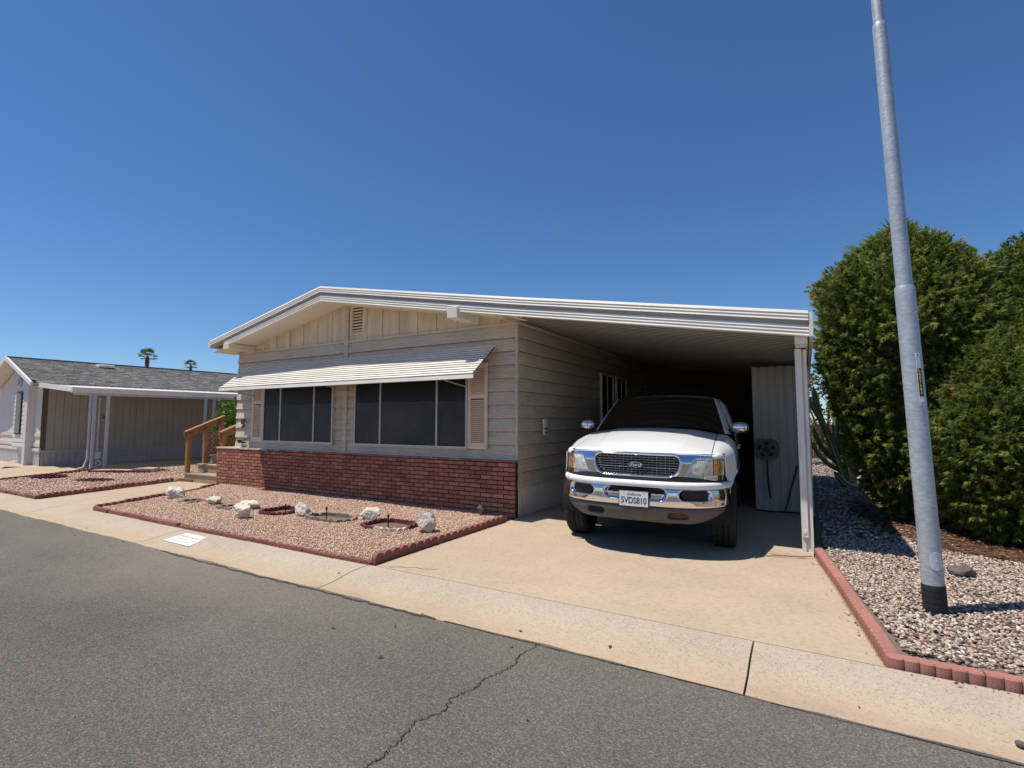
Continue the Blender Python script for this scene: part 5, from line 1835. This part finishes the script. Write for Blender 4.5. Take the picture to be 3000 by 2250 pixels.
MB().tube([(0.0, -0.06, -0.15), (0.005, -0.06, -0.45), (0.015, -0.06, -0.62), (0.035, -0.06, -0.78)], 0.013, 8).build('hose', 'black', rl, 50)
o = MB().tube([(-0.34, 9.10, 0.0), (-0.24, 9.14, 0.38), (-0.14, 9.185, 0.74)], 0.013, 8).build('leaning_stick', 'black', None, 50)
tag(o, 'dark stick leaning against the beige shed wall', 'stick')
o = MB().tube([(-0.75, 9.12, 0.015), (-0.6, 9.05, 0.015), (-0.35, 9.10, 0.015), (-0.12, 9.12, 0.015)], 0.011, 8).build('floor_cable', 'black', None, 50)
tag(o, 'black cable lying on the carport floor before the shed', 'cable')
# giant clothes peg decoration on the carport wall
cl = thing('clothes_peg_ornament', 'white oversized wooden clothes peg hung on the carport side wall', 'ornament', (-3.745, 7.50, 1.315))
for s_ in (-1, 1):
    m = MB()
    P = [(s_ * 0.006, -0.10), (s_ * 0.050, -0.105), (s_ * 0.048, 0.02), (s_ * 0.058, 0.155), (s_ * 0.030, 0.160), (s_ * 0.016, 0.05), (s_ * 0.006, 0.03)]
    if s_ < 0: P = P[::-1]
    m.prism([(0, a, b) for a, b in P], (0.032, 0, 0)).build('peg_leg', 'white_metal', cl)
MB().tube([(0.034, -0.05, 0.0), (0.04, 0, 0.0), (0.034, 0.05, 0.0)], 0.010, 8).build('spring', 'dark', cl, 50)
MB().tube([(0.036, -0.012, -0.07), (0.040, 0.012, -0.07)], 0.012, 8).build('knot', 'dark', cl, 50)

# ================================================================== FOLIAGE
def sprays(P, Nn, L, W, tint, nl=5, fan=0.9, droop=0.15, tri=False):
    """flat fan sprays: P points, Nn directions; returns V,F(quads),tint per vertex"""
    n = len(P)
    d = Nn / np.linalg.norm(Nn, axis=1)[:, None]
    ref = nr.normal(size=(n, 3))
    s_ = np.cross(d, ref); s_ /= np.linalg.norm(s_, axis=1)[:, None]
    nn = np.cross(d, s_)
    Vs = []
    for k in range(nl):
        a = (k - (nl - 1) / 2) / max(1, (nl - 1) / 2) * fan + nr.normal(0, 0.12, n)
        dk = d * np.cos(a)[:, None] + s_ * np.sin(a)[:, None] + nn * nr.normal(0, 0.25, n)[:, None]
        sk = -d * np.sin(a)[:, None] + s_ * np.cos(a)[:, None]
        l = L * nr.uniform(0.55, 1.0, n) * (1 - 0.25 * abs(k - (nl - 1) / 2) / nl)
        w = W * nr.uniform(0.7, 1.2, n)
        b = P + d * (L * 0.10 * k / nl)[:, None]
        tip = b + dk * l[:, None]
        tip[:, 2] -= droop * l
        mid = b + dk * (l * 0.55)[:, None]
        Vs.append(np.stack([b + sk * w[:, None], tip, b - sk * w[:, None]], 1) if tri else np.stack([b, mid + sk * w[:, None], tip, mid - sk * w[:, None]], 1))
    V = np.stack(Vs, 1).reshape(-1, 3)
    kk = 3 if tri else 4
    F = np.arange(len(V)).reshape(-1, kk)
    T = np.repeat(tint, nl * kk)
    return V, F, T

def cypress(name, lab, base, prof, count, seed, lumps=70, grp=None):
    """dense conifer: prof is [(z, radius)], crown of fan sprays on a lumpy surface"""
    r = np.random.default_rng(seed)
    t = thing(name, lab, 'tree', base, group=grp)
    zs = np.array([p[0] for p in prof]); rs = np.array([p[1] for p in prof])
    lth, lz = r.uniform(0, 2 * np.pi, lumps), r.uniform(zs[0], zs[-1], lumps)
    la, lw = r.uniform(-0.09, 0.19, lumps), r.uniform(0.14, 0.40, lumps)
    def surf(th, z):
        rad = np.interp(z, zs, rs)
        k = np.zeros_like(z)
        for a, b, c, w in zip(lth, lz, la, lw):
            dth = (th - a + np.pi) % (2 * np.pi) - np.pi
            k += c * np.exp(-((dth * np.maximum(rad, 0.3)) ** 2 + (z - b) ** 2) / w ** 2)
        return rad * (1 + k * 0.9)
    # tufts: plumes of fine sprays that leave dark gaps between them
    nt = count // 16
    zz = r.uniform(zs[0], zs[-1], nt * 3)
    keep = r.random(nt * 3) < np.interp(zz, zs, rs) / rs.max() + 0.05
    zz = zz[keep][:nt]
    nt = len(zz)
    th = r.uniform(0, 2 * np.pi, nt)
    rad = surf(th, zz)
    q = np.maximum(rad - 0.17 - np.abs(r.normal(0, 0.05, nt)), 0.02)
    C = np.stack([q * np.cos(th), q * np.sin(th), zz], 1)
    slope = np.interp(zz + 0.1, zs, rs) - np.interp(zz - 0.1, zs, rs)
    ax = np.stack([np.cos(th), np.sin(th), -slope * 3.0], 1)
    ax /= np.linalg.norm(ax, axis=1)[:, None]
    ax = ax * 0.9 + np.array([0, 0, 0.42]) + r.normal(0, 0.33, (nt, 3))
    ax /= np.linalg.norm(ax, axis=1)[:, None]
    tl = r.uniform(0.11, 0.22, nt)
    tt = np.clip(r.normal(0.44, 0.17, nt), 0.02, 0.9)
    tt[(np.sin(th * 5.3 + 1.3) * np.sin(zz * 4.1 + th * 2) > 0.80) & (r.random(nt) < 0.3)] = 1.0
    k = 16
    u = np.tile(np.linspace(0.0, 1.0, k), nt)
    ci = np.repeat(np.arange(nt), k)
    rv = r.normal(size=(nt * k, 3))
    rv -= ax[ci] * np.sum(rv * ax[ci], 1)[:, None]
    rv /= np.linalg.norm(rv, axis=1)[:, None]
    P = C[ci] + ax[ci] * (u * tl[ci])[:, None] + rv * (0.02 * (1 - u))[:, None]
    Nn = ax[ci] * (0.75 + 0.5 * u)[:, None] + rv * (0.95 - 0.6 * u)[:, None] + np.array([0, 0, -0.05])
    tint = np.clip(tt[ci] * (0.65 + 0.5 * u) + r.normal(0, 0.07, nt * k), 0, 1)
    V, F, T = sprays(P, Nn, r.uniform(0.04, 0.09, nt * k), r.uniform(0.005, 0.009, nt * k), tint, 7, 0.6, 0.28, True)
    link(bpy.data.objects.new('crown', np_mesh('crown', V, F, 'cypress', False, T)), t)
    # closed inner hull; its dark colour stands for shade between the sprays
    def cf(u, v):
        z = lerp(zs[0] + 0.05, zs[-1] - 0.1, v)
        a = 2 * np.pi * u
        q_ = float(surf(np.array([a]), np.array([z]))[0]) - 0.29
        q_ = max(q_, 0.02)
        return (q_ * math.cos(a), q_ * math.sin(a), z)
    MB().grid(cf, 48, 36, False).build('inner_shade_hull', 'core', t)
    m = MB()
    for k in range(5):
        a = r.uniform(0, 6.28); d = r.uniform(0.05, 0.2)
        m.tube([(d * math.cos(a), d * math.sin(a), -0.05), (d * 1.5 * math.cos(a), d * 1.5 * math.sin(a), zs[0] + 0.5), (d * 2 * math.cos(a + 0.3), d * 2 * math.sin(a + 0.3), zs[-1] * 0.6)], [0.06, 0.045, 0.02], 8)
    m.build('trunk', 'bark', t, 60)
    return t
cypress('cypress_tree', 'big rounded green cypress right beside the carport roof', (1.27, 9.0, 0.03), [(0.1, 0.32), (0.25, 0.46), (0.75, 0.74), (1.1, 0.82), (1.55, 0.92), (2.2, 1.08), (2.65, 1.18), (3.1, 1.08), (3.45, 0.90), (3.75, 0.66), (3.98, 0.40), (4.14, 0.1)], 76000, 41, 90, 'cypress trees behind the light pole')
cypress('cypress_tree', 'tall dark green cypress cut off by the right picture edge', (2.75, 9.2, 0.03), [(0.15, 0.8), (1.2, 1.0), (2.0, 1.06), (2.7, 1.0), (3.1, 0.86), (3.45, 0.64), (3.68, 0.4), (3.80, 0.1)], 56000, 43, 80, 'cypress trees behind the light pole')
cypress('cypress_bush', 'low bushy cypress in front of the taller ones at lower right', (2.36, 8.15, 0.03), [(0.10, 0.75), (0.35, 1.0), (0.8, 1.12), (1.2, 1.14), (1.7, 1.04), (2.1, 0.80), (2.4, 0.48), (2.55, 0.1)], 60000, 47, 70, 'cypress trees behind the light pole')

def leaf_cloud(t, name, mat, cen, rad, count, L, W, seed, tm=0.5):
    r = np.random.default_rng(seed)
    d = r.normal(size=(count, 3)); d /= np.linalg.norm(d, axis=1)[:, None]
    q = r.uniform(0.35, 1.0, count) ** 0.5
    lump = 1 + 0.25 * np.sin(d[:, 0] * 5 + seed) * np.sin(d[:, 2] * 6 + d[:, 1] * 4)
    P = np.array(cen) + d * (q * lump)[:, None] * np.array(rad)
    Nn = d + r.normal(0, 0.7, (count, 3)) + np.array([0, 0, 0.2])
    V, F, T = sprays(P, Nn, r.uniform(L * 0.6, L, count), r.uniform(W * 0.7, W, count), np.clip(r.normal(tm, 0.25, count), 0, 1), 2, 0.7)
    return link(bpy.data.objects.new(name, np_mesh(name, V, F, mat, False, T)), t)
t = thing('leafy_shrub', 'bright green leafy shrub behind the wooden steps', 'shrub', (-16.35, 9.95, 0))
leaf_cloud(t, 'foliage', 'leaf', (0, 0, 1.35), (0.85, 0.6, 0.85), 3000, 0.12, 0.035, 3)
MB().tube([(0, 0, 0), (0.05, 0, 0.6), (-0.05, 0.05, 1.4)], [0.04, 0.03, 0.015], 7).build('stem', 'bark', t, 60)
t = thing('background_tree', 'small yellowish green tree beyond the cactus and fence', 'tree', (0.55, 19.0, 0))
leaf_cloud(t, 'crown', 'yellow_leaf', (0, 0, 1.9), (1.1, 0.9, 1.5), 1700, 0.15, 0.045, 5)
m = MB()
for k in range(9):
    a = k * 0.7
    m.tube([(0, 0, 0.3), (0.25 * math.cos(a), 0.25 * math.sin(a), 1.2), (0.8 * math.cos(a), 0.6 * math.sin(a), 2.2 + 0.14 * k)], [0.05, 0.03, 0.008], 6)
m.build('trunk', 'bark', t, 60)
# cactus with ribbed arms
t = thing('columnar_cactus', 'sprawling grey-green columnar cactus between the carport post and cypress', 'cactus', (0.72, 13.0, 0.03))
def cactus_arm(pts, r0, nr_=6):
    m = MB()
    P = [Vector(p) for p in pts]
    # smooth the path
    Q = []
    for i in range(len(P) - 1):
        for k in range(5):
            q = k / 5
            p0, p1, p2, p3 = P[max(0, i - 1)], P[i], P[i + 1], P[min(len(P) - 1, i + 2)]
            Q.append(0.5 * ((2 * p1) + (p2 - p0) * q + (2 * p0 - 5 * p1 + 4 * p2 - p3) * q * q + (3 * p1 - p0 - 3 * p2 + p3) * q ** 3))
    Q.append(P[-1])
    n_ = nr_ * 4
    rad = [r0 * (1 - 0.25 * i / len(Q)) for i in range(len(Q))]
    rad[-1] = r0 * 0.15; rad[-2] = r0 * 0.55
    b = MB().tube(Q, rad, n_)
    # flute the ring
    vs = []
    for i, p in enumerate(b.v):
        ring, k = divmod(i, n_)
        c = Q[ring]
        f_ = 1 + 0.22 * math.cos(2 * math.pi * k / 4)
        vs.append(tuple(c + (Vector(p) - c) * f_))
    m.add(vs, b.f)
    return m.build('arm', 'cactus', t, 35)
for pts, r_ in [
    ([(0.05, 0, 0.0), (-0.1, -0.1, 0.35), (-0.25, -0.1, 0.9), (-0.45, 0, 1.5), (-0.55, 0, 2.15)], 0.065),
    ([(0.05, 0, 0.1), (0.0, -0.1, 0.5), (-0.08, -0.1, 1.1), (-0.22, 0, 1.7), (-0.22, 0, 2.2)], 0.07),
    ([(0.1, 0, 0.1), (0.05, 0.1, 0.6), (-0.02, 0.1, 1.2), (0.05, 0.1, 1.9)], 0.07),
    ([(0.0, 0, 0.35), (-0.25, 0.05, 0.6), (-0.45, 0.05, 0.85), (-0.58, 0.05, 1.25)], 0.05),
    ([(0.0, -0.05, 0.3), (-0.3, -0.1, 0.45), (-0.52, -0.1, 0.7), (-0.62, -0.1, 0.95)], 0.045),
    ([(-0.1, 0, 0.7), (-0.2, -0.12, 1.1), (-0.16, -0.14, 1.5), (-0.12, -0.14, 1.75)], 0.055),
    ([(-0.25, -0.05, 1.0), (-0.38, -0.08, 1.3), (-0.60, -0.05, 1.75), (-0.66, -0.05, 1.95)], 0.05),
    ([(0.15, -0.05, 0.02), (-0.05, -0.25, 0.1), (-0.25, -0.4, 0.35)], 0.06)]:
    cactus_arm(pts, r_)
# board fence far behind
t = thing('board_fence', 'dark brown board fence behind the pebble yard', 'fence', (1.5, 22.0, 0.0))
for k in range(26):
    MB().box(-1.9 + k * 0.15, -1.9 + k * 0.15 + 0.142, -0.012 + rng.uniform(-0.004, 0.004), 0.012, 0.08, 1.30 + rng.uniform(-0.01, 0.01)).build('board', 'fence', t)
MB().box(-1.95, 2.0, 0.013, 0.05, 1.05, 1.13).build('fence_rail', 'fence', t)
MB().box(-1.95, 2.0, -0.03, 0.03, 0.0, 0.078).build('kick_board', 'fence', t)
# palms
def palm(loc, h, fr, nf, lab, seed, grp, tr=0.16, up=0.5, skirt_=True):
    r = random.Random(seed)
    t = thing('palm_tree', lab, 'palm', loc, group=grp)
    m = MB()
    n_ = 9
    m.tube([(0.02 * math.sin(k), 0, h * k / n_) for k in range(n_ + 1)], [tr * (1.25 - 0.35 * k / n_) * (1 + 0.06 * (k % 2)) for k in range(n_ + 1)], 10)
    if skirt_:
        m.tube([(0, 0, h * 0.86), (0, 0, h * 0.92), (0, 0, h)], [tr * 1.15, tr * 1.45, tr * 0.9], 10)
    m.build('trunk', 'bark', t, 60)
    V, F, T = [], [], []
    for f_ in range(nf):
        a = 2 * math.pi * f_ / nf + r.uniform(-0.2, 0.2)
        el = r.uniform(-0.5, 1.35)
        d = Vector((math.cos(a) * math.cos(el), math.sin(a) * math.cos(el), math.sin(el)))
        sd = d.cross(Vector((0, 0, 1))).normalized()
        up_ = sd.cross(d)
        o_ = Vector((0, 0, h))
        hub = o_ + d * fr * 0.5
        tv = r.uniform(0.1, 1.0)
        b = len(V)
        V += [o_ + sd * 0.012 * fr, o_ - sd * 0.012 * fr, hub - sd * 0.012 * fr, hub + sd * 0.012 * fr]
        F.append((b, b + 1, b + 2, b + 3)); T += [tv] * 4
        for k in range(17):
            q = (k - 8) / 8 * 1.45
            dk = d * math.cos(q) + sd * math.sin(q) + up_ * 0.10 * math.cos(q * 2)
            sk = -d * math.sin(q) + sd * math.cos(q)
            l = fr * 0.55 * r.uniform(0.85, 1.05)
            tip = hub + dk * l - Vector((0, 0, 0.16 * l * r.uniform(0.4, 1.6)))
            mid = hub + dk * l * 0.5
            b = len(V)
            V += [hub, mid + sk * fr * 0.026, tip, mid - sk * fr * 0.026]
            F.append((b, b + 1, b + 2, b + 3)); T += [tv] * 4
    link(bpy.data.objects.new('fronds', np_mesh('fronds', np.array([tuple(v) for v in V]), np.array(F), 'palm', False, np.array(T))), t)
palm((1.72, 13.2, 0.0), 4.78, 1.05, 15, 'fan palm whose fronds stick up behind the rounded cypress', 5, None, 0.12)
palm((-68.0, 30.0, 0), 9.1, 1.2, 26, 'larger distant fan palm above the neighbour roof', 6, 'distant palms', 0.17)
palm((-87.5, 45.0, 0), 10.5, 1.15, 24, 'smaller distant fan palm at the right above the neighbour roof', 9, 'distant palms', 0.16)

# ================================================================== NEIGHBOUR
nb = thing('neighbour_home', 'pale neighbouring mobile home with grey shingle roof and side porch roof', 'house', (-21.1, 6.44, 0.0), (0, 0, R(-3.0)))
# local axes: x to the right, y away, origin at the front right corner
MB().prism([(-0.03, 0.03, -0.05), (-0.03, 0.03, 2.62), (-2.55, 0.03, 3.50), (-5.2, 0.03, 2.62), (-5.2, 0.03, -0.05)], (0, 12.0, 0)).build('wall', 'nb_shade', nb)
# front wall: grooved panels
x = 0.0
fp = sub('front_wall', nb)
while x > -5.0:
    MB().box(x - 0.198, x - 0.004, -0.004, 0.028, 0.58, 2.62 + min(-x, 5.1 + x) * 0.34 - 0.08).build('wall_panel', 'nb_wall', fp)
    x -= 0.2
for z in (0.62, 0.93):
    MB().box(-5.1, 0.01, -0.03, -0.005, z, z + 0.12).build('cream_band', 'nb_cream', fp)
for z in (0.50,):
    MB().box(-5.1, 0.02, -0.05, 0.0, z - 0.04, z + 0.05).build('skirting_ledge', 'nb_wall', fp)
# bay with window
bay = sub('bay', nb)
MB().box(-2.35, -1.05, -0.16, -0.006, 0.55, 3.0).build('bay_wall', 'nb_wall', bay)
for k in range(16):
    MB().sweep([(0, 0), (-0.014, 0.0), (-0.004, 0.15), (0, 0.15)], (-2.35, -0.162, 0.58 + k * 0.15), (-1.05, -0.162, 0.58 + k * 0.15), ((0, 1, 0), (0, 0, 1))).build('siding_board', 'nb_wall', bay)
w = MB().box(-2.05, -1.45, -0.20, -0.165, 0.98, 2.42).build('window', 'black', bay)
MB().box(-2.0, -1.50, -0.21, -0.2005, 1.03, 2.37).build('pane', 'nb_screen', w)
MB().box(-1.06, -0.80, -0.20, 0.0, -0.05, 3.0).build('corner_post', 'nb_wall', nb)
# wreath ring ornament
m = MB()
m.tube([(-1.75 + 0.13 * math.cos(6.2832 * k / 24), -0.20, 2.78 + 0.17 * math.sin(6.2832 * k / 24)) for k in range(25)], 0.035, 8)
m.build('oval_ornament', 'grey_post', nb, 50)
# corner trim, side wall panels with grooves
MB().box(-0.03, 0.012, -0.03, 0.10, 0.5, 2.60).build('corner_trim', 'nb_trim', nb)
y = 0.10
while y < 11.9:
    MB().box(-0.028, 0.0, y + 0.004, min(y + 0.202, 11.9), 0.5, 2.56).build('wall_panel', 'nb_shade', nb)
    y += 0.205
for y in (1.30, 2.52, 3.74, 4.96):
    MB().box(0.0005, 0.010, y - 0.014, y + 0.014, 0.5, 2.56).build('seam_strip', 'nb_shade', nb)
MB().box(-0.02, 0.03, -0.03, 11.9, 0.40, 0.497).build('skirting_band', 'nb_skirt_shade', nb)
me = skirt_sheet(0.012, 0.0, 11.9, -0.05, 0.40, 0.16, 'y', 0.014).mesh('skirting', 'nb_skirt_shade')
link(bpy.data.objects.new('skirting', me), nb)
me = skirt_sheet(-0.02, -5.0, 0.0, -0.05, 0.46, 0.16, 'x', 0.014).mesh('skirting', 'nb_skirt')
link(bpy.data.objects.new('skirting', me), nb)
MB().box(0.012, 0.025, 1.55, 1.63, 1.50, 1.62).build('alarm_box', 'red', nb)
# roof
nroof = sub('roof', nb)
RX, RZ, EX, EZ = -2.5, 3.62, 0.40, 2.63
RY0 = -0.40
def rp(q): return (lerp(RX, EX, q), lerp(RZ, EZ, q))
MB().prism([(RX, RY0, RZ - 0.02), (EX, RY0, EZ - 0.02), (EX, RY0, EZ - 0.07), (RX, RY0, RZ - 0.07)], (0, 12.8, 0)).build('roof_deck', 'nb_wall', nroof)
MB().prism([(RX, RY0, RZ - 0.02), (-5.4, RY0, EZ - 0.02), (-5.4, RY0, EZ - 0.07), (RX, RY0, RZ - 0.07)], (0, 12.8, 0)).build('roof_deck', 'nb_wall', nroof)
m = MB()
rows = 22
for i in range(rows):
    q0, q1 = i / rows, (i + 1.25) / rows
    y = RY0 - 0.02 - (i % 3) * 0.11
    while y < 12.4:
        w_ = rng.uniform(0.12, 0.30)
        a, b = rp(q0), rp(min(q1, 1.02))
        lift0, lift1 = 0.0, 0.016 + rng.uniform(0, 0.008)
        y0_ = max(y, RY0 - 0.02)
        if y + w_ > RY0:
            m.add([(a[0], y0_, a[1] + lift0), (b[0], y0_, b[1] + lift1), (b[0], y + w_ - 0.01, b[1] + lift1), (a[0], y + w_ - 0.01, a[1] + lift0), (b[0], y0_, b[1] + lift1 - 0.014), (b[0], y + w_ - 0.01, b[1] + lift1 - 0.014)], [(0, 1, 2, 3), (1, 4, 5, 2)])
        y += w_
o = m.build('shingles', 'shingle', nroof); o['kind'] = 'stuff'
MB().box(-5.5, RX, RY0, 12.4, 0, 0.001).mesh('unused', None) if False else None
MB().bar((RX, RY0 - 0.03, RZ + 0.012), (RX, 12.4, RZ + 0.012), 0.22, 0.02).build('ridge_cap', 'shingle', nroof)
MB().prism([(RX, RY0 - 0.06, RZ + 0.02), (EX + 0.06, RY0 - 0.06, EZ + 0.01), (EX + 0.06, RY0 - 0.06, EZ - 0.11), (RX, RY0 - 0.06, RZ - 0.11)], (0, 0.055, 0)).build('barge_board', 'white_metal', nroof)
MB().prism([(RX, RY0 - 0.06, RZ + 0.02), (-5.4, RY0 - 0.06, EZ + 0.01), (-5.4, RY0 - 0.06, EZ - 0.11), (RX, RY0 - 0.06, RZ - 0.11)], (0, 0.055, 0)).build('barge_board', 'white_metal', nroof)
MB().prism([(RX, RY0, RZ - 0.11), (EX, RY0, EZ - 0.11), (EX, RY0, EZ - 0.10), (RX, RY0, RZ - 0.10)], (0, 0.40, 0)).build('soffit', 'soffit', nroof)
for y in (2.2, 10.4):
    p = rp(0.16)
    MB().box(p[0] - 0.2, p[0] + 0.2, y - 0.25, y + 0.25, p[1] - 0.02, p[1] + 0.09, 0.02).build('roof_vent', 'white_metal', nroof)
MB().box(EX - 0.06, EX + 0.02, RY0 - 0.02, RY0 + 0.08, EZ + 0.02, EZ + 0.07, 0.01).build('flood_light', 'black', nroof)
# porch roof and its posts
po = sub('porch', nb)
m = MB()
PX, PZ_ = 3.35, 2.33
for k in range(40):
    y0, y1 = -0.20 + k * 0.3, -0.20 + (k + 1) * 0.3 - 0.01
    m.prism([(EX - 0.02, y0, EZ - 0.06), (PX, y0, PZ_), (PX, y0, PZ_ + 0.02), (EX - 0.02, y0, EZ - 0.04)], (0, y1 - y0, 0))
m.build('porch_sheet', 'white_metal', po)
MB().prism([(EX, -0.26, EZ - 0.0), (PX + 0.02, -0.26, PZ_ + 0.06), (PX + 0.02, -0.26, PZ_ - 0.08), (EX, -0.26, EZ - 0.14)], (0, 0.05, 0)).build('porch_fascia', 'white_metal', po)
MB().box(PX - 0.02, PX + 0.06, -0.26, 11.8, PZ_ - 0.10, PZ_ + 0.05).build('porch_gutter', 'white_metal', po)
MB().box(PX - 0.08, PX - 0.021, -0.2, 11.8, PZ_ - 0.16, PZ_ - 0.02).build('porch_beam', 'grey_post', po)
for y in (0.30, 0.62, 3.35, 3.62, 7.2, 7.5):
    MB().box(PX - 0.10, PX - 0.03, y - 0.035, y + 0.035, -0.05, PZ_ - 0.162, 0.004).build('porch_post', 'grey_post', po)
for y in (0.46, 3.485):
    m = MB()
    zz = 0.2
    while zz < 2.0:
        m.tube([(PX - 0.065, y - 0.13, zz), (PX - 0.065, y + 0.13, zz + 0.12), (PX - 0.065, y - 0.13, zz + 0.24)], 0.005, 5)
        zz += 0.24
    m.build('scroll_infill', 'grey_post', po)
MB().tube([(PX, 0.18, 2.2), (PX, 0.18, 0.35), (PX + 0.02, 0.1, 0.12), (PX + 0.06, -0.15, 0.05)], 0.03, 8).build('down_pipe', 'grey_post', po, 50)
m = MB()
m.tube([(PX - 0.02, 0.40, 0.0), (PX - 0.02, 0.40, 2.1)], 0.018, 6)
m.box(PX - 0.06, PX + 0.05, 0.36, 0.48, 0.35, 0.55, 0.01).tube([(PX + 0.0, 0.42, 0.30), (PX + 0.0, 0.52, 0.22), (PX + 0.0, 0.42, 0.12)], 0.03, 8)
m.build('gas_meter', 'grey_post', po, 40)
# sheet in wall-shade colour standing for hedge shade behind the porch end
MB().box(-0.03, 3.2, 11.9, 12.0, -0.05, 2.5).build('porch_end_shade', 'nb_shade', po)
t = thing('paving_slab', 'tilted tan slab lying by the neighbour front skirting', 'slab', (-21.6, 5.6, 0))
MB().prism([(-0.5, 0, 0.0), (0.5, -0.05, 0.0), (0.2, 0.35, 0.16), (-0.1, 0.35, 0.16)], (0, 0.05, 0.03)).build('stone', 'walk', t)
print('objects', len(bpy.data.objects), 'tris', sum(len(o.data.loops) - 2 * len(o.data.polygons) for o in bpy.data.objects if o.type == 'MESH'))
